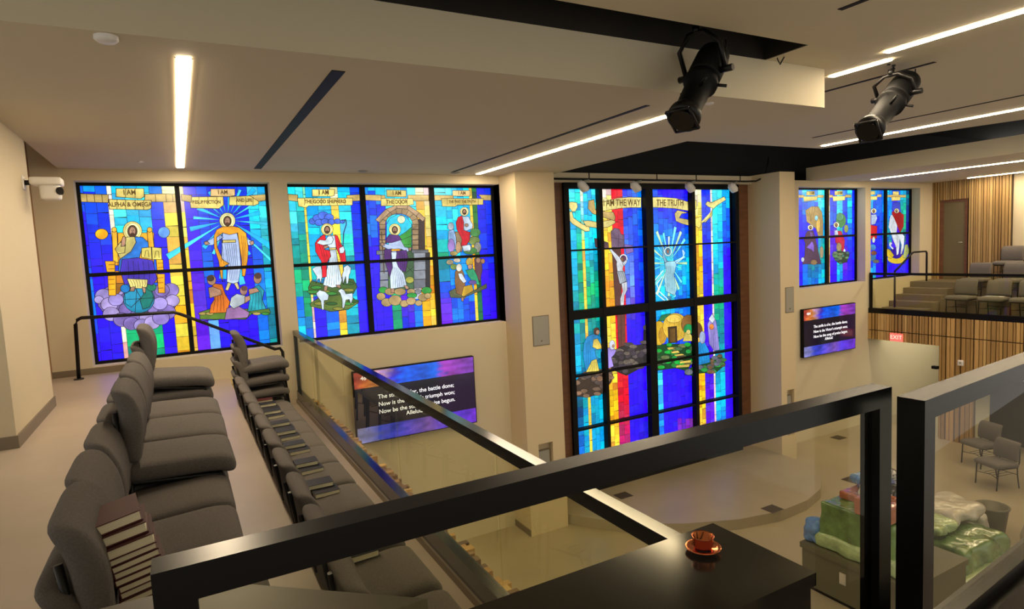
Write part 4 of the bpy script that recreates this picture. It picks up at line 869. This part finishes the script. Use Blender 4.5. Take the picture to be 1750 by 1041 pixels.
b = MB(); bar(b, P0, (P0[0]+d[0]*0.055, P0[1]+d[1]*0.055), 0.062, -1.55, -0.452); b.build('post', 'black_rail', t)
b = MB(); bar(b, (P0[0]+d[0]*0.056, P0[1]+d[1]*0.056), P1, 0.012, -1.03, -0.452); b.build('glass_panel', 'near_glass', t)
b = MB(); bar(b, (P0[0]+d[0]*0.056, P0[1]+d[1]*0.056), P1, 0.05, -1.06, -1.02); b.build('bottom_channel', 'black_rail', t)
b = MB(); bar(b, (P0[0]+d[0]*0.03, P0[1]+d[1]*0.03), P1, 0.10, -1.16, -1.06); b.build('curb', 'black_rail', t)
# standing platform under the photographer
struct(MB().box(-3.2, 3.2, -3, 0.98, -1.70, -1.55).build('floor_photographer', 'concrete'))
# grey parapet and black box
cp = [(-0.9, 0.985), (0.335, 0.985), (0.03, 1.25), (-0.02, 1.275), (-0.9, 1.30)]
b = MB().prism(cp, -0.64, -0.60)
b2 = MB().prism([(-0.85, 1.0), (0.30, 1.0), (0.02, 1.235), (-0.85, 1.27)], -1.48, -0.64)
t = empty('parapet', (0, 0, 0), label='low grey brown parapet ledge with an angled corner below the foreground railing', cat='parapet'); b.build('coping', 'parapet_grey', t); b2.build('parapet_body', 'base_grey', t)
t = empty('black_cabinet', (1.02, 1.22, -1.55), label='long glossy black cabinet beyond the near railing carrying the copper candle cup', cat='cabinet')
def soft(x, y, z): return x, y, z
MB().box(-0.445, 0.445, -0.185, 0.185, 0.593, 0.63).build('top', 'plinth_black', t)
MB().box(-0.435, 0.435, -0.175, 0.175, 0.0, 0.592).build('body', 'plinth_black', t)
# copper candle cup
t = empty('candle_cup', (1.305, 1.292, -0.92), label='round copper cup standing on a copper saucer on the black cabinet', cat='candle holder')
MB().lathe([(0.001, 0.0), (0.03, 0.0), (0.034, 0.004), (0.05, 0.010), (0.0525, 0.0135), (0.050, 0.0145), (0.033, 0.0085), (0.001, 0.007)], 0, 0).build('saucer', 'copper', t)
MB().lathe([(0.001, 0.009), (0.024, 0.009), (0.029, 0.02), (0.031, 0.043), (0.0335, 0.046), (0.0325, 0.048), (0.0285, 0.045), (0.026, 0.022), (0.001, 0.016)], 0, 0).build('cup', 'copper', t)
# stair handrail on the back wall
t = empty('stair_handrail', (0, 0, 0), label='black tubular handrail with two posts sloping down below the two-bay window', cat='handrail')
Yh = 8.45; k = Yh/8.6
pts = [(-1.107*k, Yh, ZA), (-1.081*k, Yh, -0.60), (-1.06*k, Yh, -0.55), (-1.02*k, Yh, -0.53), (-0.08, Yh, -0.55), (0.0, Yh, -0.585), (1.03, Yh, -1.135), (1.09, Yh, -1.13), (1.12, Yh, -1.18), (1.13, Yh, ZF)]
MB().tube(pts, 0.02, 10).build('rail_tube', 'black_metal', t)
MB().tube([(-1.107*k, Yh, ZA), (-1.107*k, Yh, ZA+0.012)], 0.05, 14).build('foot_plate', 'black_metal', t); MB().tube([(1.13, Yh, ZF), (1.13, Yh, ZF+0.012)], 0.05, 14).build('foot_plate', 'black_metal', t)

# ---------------------------------------------------------------- hanging theatre spotlights
def spotlight(top, bot, rad, hook, lab, label):
    T, B_ = Vector(top), Vector(bot); d = (B_-T); L_ = d.length; dn = d.normalized(); H = Vector(hook)
    t = empty('theatre_spotlight', (0, 0, 0), label=label, cat='spotlight', group='black theatre spotlights hanging from the ceiling')
    g = lambda f: tuple(T+d*f)
    MB().tube([g(0), g(0.02), g(0.10), g(0.34), g(0.36)], [rad*0.7, rad*0.92, rad, rad, rad*0.9], 20).build('lamp_housing', 'fixture_black', t)
    b = MB().tube([g(0.36), g(0.40), g(0.41), g(0.46), g(0.47), g(0.80), g(0.81)], [rad*0.9, rad*0.9, rad*1.02, rad*1.02, rad*0.82, rad*0.74, rad*0.8], 20)
    b.build('lens_barrel', 'fixture_black', t)
    MB().tube([g(0.81), g(0.86), g(0.93), g(0.935)], [rad*0.8, rad*0.95, rad*0.98, rad*0.7], 20).build('lens_tube', 'black_metal', t); lt_ = t.children[-1]
    e1 = dn.cross(Vector((0, 0, 1))).normalized(); e2 = dn.cross(e1).normalized()
    b = MB(); c = T+d*0.95
    fr = rad*0.74
    corners = [c+e1*fr+e2*fr, c-e1*fr+e2*fr, c-e1*fr-e2*fr, c+e1*fr-e2*fr]
    for i in range(4): b.tube([tuple(corners[i]), tuple(corners[(i+1) % 4])], rad*0.09, 6)
    b.build('gel_frame', 'black_metal', t)
    MB().tube([tuple(c), tuple(c+dn*0.01)], rad*0.72, 18).build('lens', 'dark_glass', lt_)
    # yoke
    m1 = T+d*0.30+e1*rad*1.25; m2 = T+d*0.30-e1*rad*1.25; up = Vector((0, 0, 1)); q = T+d*0.30
    top_c = Vector((H.x, H.y, H.z-0.09))
    MB().tube([tuple(m1), tuple(m1*0.35+top_c*0.65+e1*rad*0.9), tuple(top_c+e1*rad*0.5), tuple(top_c), tuple(top_c-e1*rad*0.5), tuple(m2*0.35+top_c*0.65-e1*rad*0.9), tuple(m2)], rad*0.15, 8).build('yoke', 'black_metal', t); yk = t.children[-1]
    for mm, sg in ((m1, 1), (m2, -1)): MB().tube([tuple(mm-e1*sg*rad*0.3), tuple(mm+e1*sg*rad*0.5)], rad*0.2, 10).build('yoke_knob', 'black_metal', yk)
    b = MB(); b.tube([tuple(top_c), tuple(top_c+up*0.05)], rad*0.22, 8); n = 9
    b.tube([tuple(top_c+up*0.085+Vector((0.042*math.cos(a), 0, 0.042*math.sin(a)))) for a in [(-math.pi/2+i*1.45*math.pi/n) for i in range(n+1)]], rad*0.14, 8); b.build('clamp', 'black_metal', t)
    # shutter handles, tail and cable
    for f, s1, s2 in ((0.44, 1, 0.3), (0.44, -1, 0.4), (0.60, -1, -0.9), (0.62, 0.4, 1.0)):
        o = T+d*f; v = (e1*s1+e2*s2).normalized(); MB().tube([tuple(o+v*rad*0.8), tuple(o+v*rad*1.55)], rad*0.10, 6).build('shutter_handle', 'black_metal', t)
    o = T; MB().tube([tuple(o-dn*0.0), tuple(o-dn*0.05+up*0.02), tuple(o+Vector((0.10, 0.02, -0.02))), tuple(o+Vector((0.15, 0.02, 0.03))), tuple(o+Vector((0.12, 0.0, 0.12)))], 0.006, 6).build('power_cable', 'black_metal', t)
    return t
y1 = 3.50
spotlight(at(1222, 92, y=y1), at(1163, 212, y=y1-0.15), 0.125, (at(1190, 70, y=y1)[0], y1, ZU+0.12), None, 'nearer black theatre spotlight hanging out of the dark ceiling opening')
tag(MB().tube([(2.2, 3.52, ZU+0.125), (4.58, 3.52, ZU+0.125)], 0.024, 10).build('lighting_pipe', 'black_metal'), 'black pipe inside the dark ceiling opening holding the nearer spotlight', 'pipe')
y2 = 3.40
spotlight(at(1552, 138, y=y2), at(1480, 230, y=y2-0.1), 0.122, (at(1523, 112, y=y2)[0], y2, ZU-0.005), None, 'farther black theatre spotlight clamped below the upper ceiling at the right')
for (u, v) in ((1330, 100), (1338, 98)):
    pass
tag(MB().tube([tuple(at(1328, 99, y=3.6)), tuple(at(1332, 108, y=3.6))], 0.005, 6).tube([tuple(at(1341, 96, y=3.6)), tuple(at(1333, 110, y=3.6))], 0.006, 6).build('hanging_wire', 'black_metal'), 'short black wires dangling at the right end of the ceiling opening', 'wire')

# ---------------------------------------------------------------- far balcony
XR = 14.4
tones2 = [(196,158,98), (178,142,86), (162,128,76), (206,172,112), (186,150,92), (170,134,80)]; dk = True
b = MB(); rnd = random.Random(11); y = 1.0
while y < YW-0.02:
    dk = not dk; wd = rnd.choice([0.012, 0.016, 0.03]) if dk else rnd.choice([0.035, 0.045, 0.06, 0.075]); d = 0.0 if dk else rnd.choice([0.03, 0.035, 0.04]); c = lin((58, 42, 22)) if dk else lin(rnd.choice(tones2)); y1_ = min(y+wd, YW-0.005)
    b.box(XR-0.02-d, XR+0.02, y, y1_, -2.29, -1.90, c); b.box(XR-0.02-d, XR+0.02, y, y1_, -2.52, -2.31, c)
    if y1_ < 7.22: b.box(XR-0.02-d, XR+0.02, y, y1_, ZL if y1_ > 6.55 else -3.05, -2.52, c)
    y = y1_
b.box(XR+0.02, XR+0.06, 1.0, YW, -2.52, -1.90, lin((60,40,20))); b.box(XR+0.02, XR+0.12, 6.55, 7.22, ZL, -2.52, lin((120,90,50))); b.box(XR+0.02, XR+0.06, 1.0, 6.55, -3.05, -2.52, lin((60,40,20)))
struct(b.build('wall_right_slats', 'slats'))
struct(MB().box(XR+0.6, XR+0.65, 1.0, 6.5, ZL, -2.6).build('wall_right_added_recess', 'cavity_brown'))  # dark recess made up in place of a dark reflection in the near glass
struct(MB().box(19.2, 19.3, 4.0, YW+0.2, ZL, -2.2).build('wall_right_passage', 'wall_paint'))
struct(MB().box(XR+0.06, 19.3, 1.0, YW+0.1, -2.5, -2.42).build('ceiling_passage', 'wall_paint'))
lt = bpy.data.lights.new('passage_light', 'AREA'); lt.energy = 26; lt.size = 2.6; lt.color = (1.0, 0.93, 0.68); lo = bpy.data.objects.new('passage_light', lt); C.objects.link(lo); lo.location = (16.2, 7.8, -2.55)
tag(lo, 'lamp under the far balcony lighting the pale passage wall', 'ceiling light')
# tiers of the far balcony
b = MB().box(XR+0.02, 15.5, 1.0, YW+0.1, -2.42, -1.95)
b.box(15.5, 16.4, 1.0, 7.75, -2.42, -1.62).box(16.4, 17.2, 1.0, 7.75, -2.42, -1.27)
for i in range(5): b.box(14.9+i*0.3, 17.2, 7.75, YW+0.1, -1.95+i*0.136 if i else -1.95, -1.95+(i+1)*0.136)
struct(b.build('floor_far_balcony', 'base_grey'))
t = empty('glass_balustrade', (0, 0, 0), label='glass balustrade with black handrail along the far balcony above the wooden slats', cat='balustrade')
MB().box(XR-0.03, XR+0.03, 1.0, YW-0.02, -1.0, -0.945).build('handrail', 'black_rail', t); MB().box(XR-0.05, XR+0.04, 1.0, YW-0.01, -1.90, -1.78).build('base_channel', 'black_rail', t); MB().box(XR-0.03, XR+0.02, YW-0.07, YW-0.02, -1.78, -1.0).build('end_post', 'black_rail', t)
for a, c in ((1.0, 3.3), (3.31, 5.6), (5.61, 7.2), (7.21, 8.67)): MB().box(XR-0.006, XR+0.006, a, c, -1.79, -1.0).build('glass_panel', 'rail_glass', t)
t = empty('stair_handrail', (0, 0, 0), label='black tubular handrail climbing beside the far balcony steps in front of the farthest window', cat='handrail')
MB().tube([(15.0, 8.5, -0.95), (15.72, 8.5, -0.55), (15.8, 8.5, -0.53), (16.32, 8.5, -0.53), (16.36, 8.5, -0.57), (16.36, 8.5, -1.27)], 0.022, 10).build('rail_tube', 'black_metal', t)
MB().tube([(15.0, 8.5, -0.95), (15.0, 8.5, -1.82)], 0.022, 10).build('post', 'black_metal', t)
# end wall
b = MB(); y = 7.05
wall_rows = []
while y < YW:
    dk = not dk; wd = rnd.choice([0.012, 0.018]) if dk else rnd.choice([0.03, 0.04, 0.055]); c = lin((50, 36, 20)) if dk else lin(tuple(v*0.86 for v in rnd.choice(tones2))); d = 0.0 if dk else 0.03; y1_ = min(y+wd, YW)
    z0 = 0.72 if 7.95 < (y+y1_)/2 < 8.60 else -1.27
    b.box(17.1-d, 17.16, y, y1_, z0, ZC, c); y = y1_
struct(b.build('wall_far_slats', 'slats'))
struct(MB().box(17.16, 17.3, 1.0, YW+0.1, -2.4, ZC).build('wall_far', 'wall_paint'))
dr = struct(empty('door_1')); MB().box(17.12, 17.15, 8.02, 8.50, -1.27, 0.66).build('door_leaf', 'door_olive', dr); dl = dr.children[-1]; MB().box(17.10, 17.16, 8.50, 8.59, -1.27, 0.72).box(17.10, 17.16, 7.96, 8.02, -1.27, 0.72).box(17.10, 17.16, 8.02, 8.50, 0.66, 0.72).build('door_frame', 'wood_dark', dr)
MB().tube([(17.11, 8.08, -0.35), (17.08, 8.08, -0.35), (17.08, 8.15, -0.35)], 0.012, 8).build('door_handle', 'grey_plastic', dl)
GF = 'grey chairs on the far balcony'
for (x, y, z, lab) in ((16.75, 6.95, -1.27, 'far balcony chair standing highest before the wooden slats'), (16.05, 7.28, -1.62, 'far balcony chair left of the highest one, its back above the far handrail'), (16.05, 6.60, -1.62, 'far balcony chair whose back touches the right edge of the photo'), (15.15, 7.15, -1.95, 'far balcony chair seen through the glass, left of the white paper'), (15.15, 6.52, -1.95, 'far balcony chair with the white paper on its seat'), (15.15, 5.95, -1.95, 'far balcony chair seen through the glass at the right edge')):
    chair(x, y, z, lab, GF, rz=math.pi)
tag(MB().box(-0.12, 0.12, -0.16, 0.16, 0, 0.006).build('paper_sheet', 'white_plastic', loc=(15.12, 6.52, -1.95+0.472)), 'white paper lying on a chair seat behind the far glass balustrade', 'paper')
# signs and boxes on the slats
t = empty('exit_sign', (XR-0.075, 8.07, -2.42), label='small red exit sign on the wooden slats above the passage', cat='exit sign')
MB().box(-0.02, 0.0, -0.14, 0.14, -0.09, 0.09).build('sign_face', 'exit_red', t); text_obj('sign_lettering', 'EXIT', 0.13, 'exit_letters', t, (-0.0215, 0.0, 0.0), (math.pi/2, 0, -math.pi/2))
MB().box(0.0, 0.03, -0.02, 0.02, -0.02, 0.02).build('wall_mount', 'white_plastic', t)
t = empty('fire_alarm', (XR-0.075, 6.75, -2.83), label='small white alarm box on the wooden slats', cat='alarm'); MB().rbox(0, 0, 0, 0.025, 0.055, 0.06, 0.015, 6).build('housing', 'white_plastic', t); MB().rbox(-0.026, 0, 0.005, 0.006, 0.02, 0.02, 0.005, 4).build('strobe', 'grey_plastic', t)
t = empty('control_box', (XR-0.06, 7.25, -3.0), label='small black box on the edge of the wooden slats at the passage', cat='box'); MB().rbox(0, 0, 0, 0.05, 0.06, 0.035, 0.01, 4).build('housing', 'fixture_black', t)

# ---------------------------------------------------------------- wrapped goods on the hall floor
def lump(hx, hy, hz, r, amp, fr, seed, m, name, parent=None, loc=(0, 0, 0), n=26, taper=0.0):
    ph = [random.Random(seed+i).uniform(0, 6.28) for i in range(6)]
    def fn(x, y, z):
        k = amp*(math.sin(fr*x+ph[0]+2*math.sin(fr*y*0.7+ph[1]))+math.sin(fr*y*1.3+ph[2]+fr*z)+0.6*math.sin(fr*2.3*z+ph[3]+fr*x*1.7)+0.4*math.sin(fr*3.9*(x+y)+ph[4]))
        L_ = math.sqrt(x*x+y*y+z*z)+1e-6; tp = 1-taper*(z+hz)/(2*hz)
        return (x+x/L_*k)*tp, (y+y/L_*k)*tp, z+z/L_*k*0.8
    return MB().rbox(0, 0, hz, hx, hy, hz, r, n, fn).build(name, m, parent, loc)
cb = empty('storage_crate', (7.45, 4.42, ZL), label='grey brown crate under the plastic wrapped goods, seen right of the black cabinet', cat='crate')
MB().box(-0.60, 0.60, -0.72, 0.62, 0.05, 0.52).build('crate_body', 'crate_grey', cb); MB().box(-0.62, 0.62, -0.74, 0.64, 0.53, 0.60).build('lid', 'crate_grey', cb); MB().box(-0.58, 0.58, -0.70, 0.60, 0.0, 0.05).build('skid', 'black_metal', cb)
MB().box(-0.612, -0.60, 0.02, 0.10, 0.28, 0.42).build('paper_tag', 'wrap_white', cb)
zt = ZL+0.60
t = empty('wrapped_bundle', (7.28, 4.38, zt), label='tall green bundle wrapped in shiny plastic standing on the grey brown crate', cat='wrapped goods')
lump(0.36, 0.48, 0.30, 0.03, 0.007, 12, 1, 'wrap_green', 'goods', t, taper=0.05); lump(0.385, 0.52, 0.10, 0.04, 0.012, 14, 2, 'wrap_pale', 'plastic_skirt', t)
zt2 = zt+0.605
t = empty('orange_box', (7.10, 4.16, zt2), label='orange cardboard box under clear plastic on the tall green bundle', cat='box'); lump(0.20, 0.22, 0.11, 0.02, 0.004, 14, 3, 'wrap_orange', 'box_body', t)
MB().box(-0.205, 0.205, -0.02, 0.02, 0.218, 0.224).build('tape', 'wrap_white', t)
t = empty('orange_box', (7.45, 4.55, zt2), label='flat reddish box at the left end of the green bundle top', cat='box'); lump(0.26, 0.2, 0.05, 0.02, 0.004, 14, 8, 'wrap_orange', 'box_body', t)
t = empty('plastic_bag', (7.55, 4.35, zt2+0.10), label='crumpled clear and dark plastic heap crowning the wrapped goods', cat='plastic bag'); lump(0.26, 0.24, 0.12, 0.10, 0.03, 13, 4, 'wrap_dark', 'bag', t); lump(0.14, 0.12, 0.07, 0.06, 0.02, 17, 5, 'wrap_white', 'crumpled_film', t, (-0.20, 0.06, 0.02))
tag(lump(0.10, 0.13, 0.16, 0.07, 0.018, 15, 6, 'wrap_blue', 'blue_bag', None, (6.98, 4.95, zt)), 'bright blue plastic bag hanging on the left side of the crate top', 'plastic bag')
tag(lump(0.12, 0.12, 0.07, 0.06, 0.02, 15, 7, 'wrap_blue', 'blue_bag', None, (7.62, 4.70, zt2+0.11)), 'bright blue crumpled plastic on top of the wrapped goods', 'plastic bag')
t = empty('wrapped_bundle', (8.98, 4.35, ZL), label='low pale green bundle in shiny plastic on the hall floor right of the railing gap', cat='wrapped goods')
lump(0.62, 0.52, 0.24, 0.07, 0.02, 11, 11, 'wrap_green', 'goods', t, taper=0.15); lump(0.70, 0.58, 0.10, 0.08, 0.03, 9, 12, 'wrap_pale', 'plastic_skirt', t)
tag(lump(0.40, 0.30, 0.09, 0.07, 0.03, 9, 13, 'wrap_white', 'folded_tarpaulin', None, (9.35, 4.55, ZL+0.52)), 'pale folded tarpaulin lying on the low green bundle', 'tarpaulin')
tag(lump(0.22, 0.30, 0.07, 0.06, 0.03, 9, 14, 'wrap_pale', 'folded_tarpaulin', None, (8.66, 4.45, ZL+0.52)), 'bright pale green plastic sheet lying on the left of the low bundle', 'tarpaulin')
x, y, _ = at(1712, 905, z=ZL)
t = empty('bucket', (x-0.3, y, ZL), label='grey bucket on the hall floor behind the low green bundle', cat='bucket'); MB().lathe([(0.001, 0), (0.15, 0), (0.20, 0.42), (0.215, 0.43), (0.215, 0.45), (0.19, 0.45), (0.14, 0.02), (0.001, 0.02)], 0, 0, 28).build('pail', 'crate_grey', t)
MB().tube([(0.2*math.cos(a), 0.2*math.sin(a), 0.44-0.12*abs(math.sin(a))) for a in [i*math.pi/10 for i in range(11)]], 0.006, 6).build('bail_handle', 'grey_plastic', t)
tag(lump(0.22, 0.20, 0.18, 0.05, 0.02, 9, 16, 'wrap_white', 'white_sack', None, (x-0.15, y-0.55, ZL)), 'white sack slumped beside the grey bucket', 'sack')
tag(lump(0.13, 0.12, 0.24, 0.08, 0.02, 9, 17, 'wrap_white', 'white_sack', None, (x-0.75, y-0.02, ZL)), 'narrow white sack standing left of the grey bucket', 'sack')
tag(lump(0.2, 0.2, 0.12, 0.05, 0.01, 9, 18, 'red_plastic', 'red_tray', None, (x+0.55, y-0.45, ZL+0.0)), 'red plastic tray at the right edge near the grey bucket', 'tray')
for (x, y, lab) in ((13.3, 5.9, 'grey chair added on the hall floor before the added dark recess, standing in for a reflection in the near glass'), (12.4, 5.25, 'grey chair added on the hall floor nearest the right edge, standing in for a reflection in the near glass')):
    chair(x, y, ZL, lab, 'grey chairs standing in for reflections in the near glass', rz=math.pi*0.9)  # both chairs are added, standing in for faint chair reflections in the glass
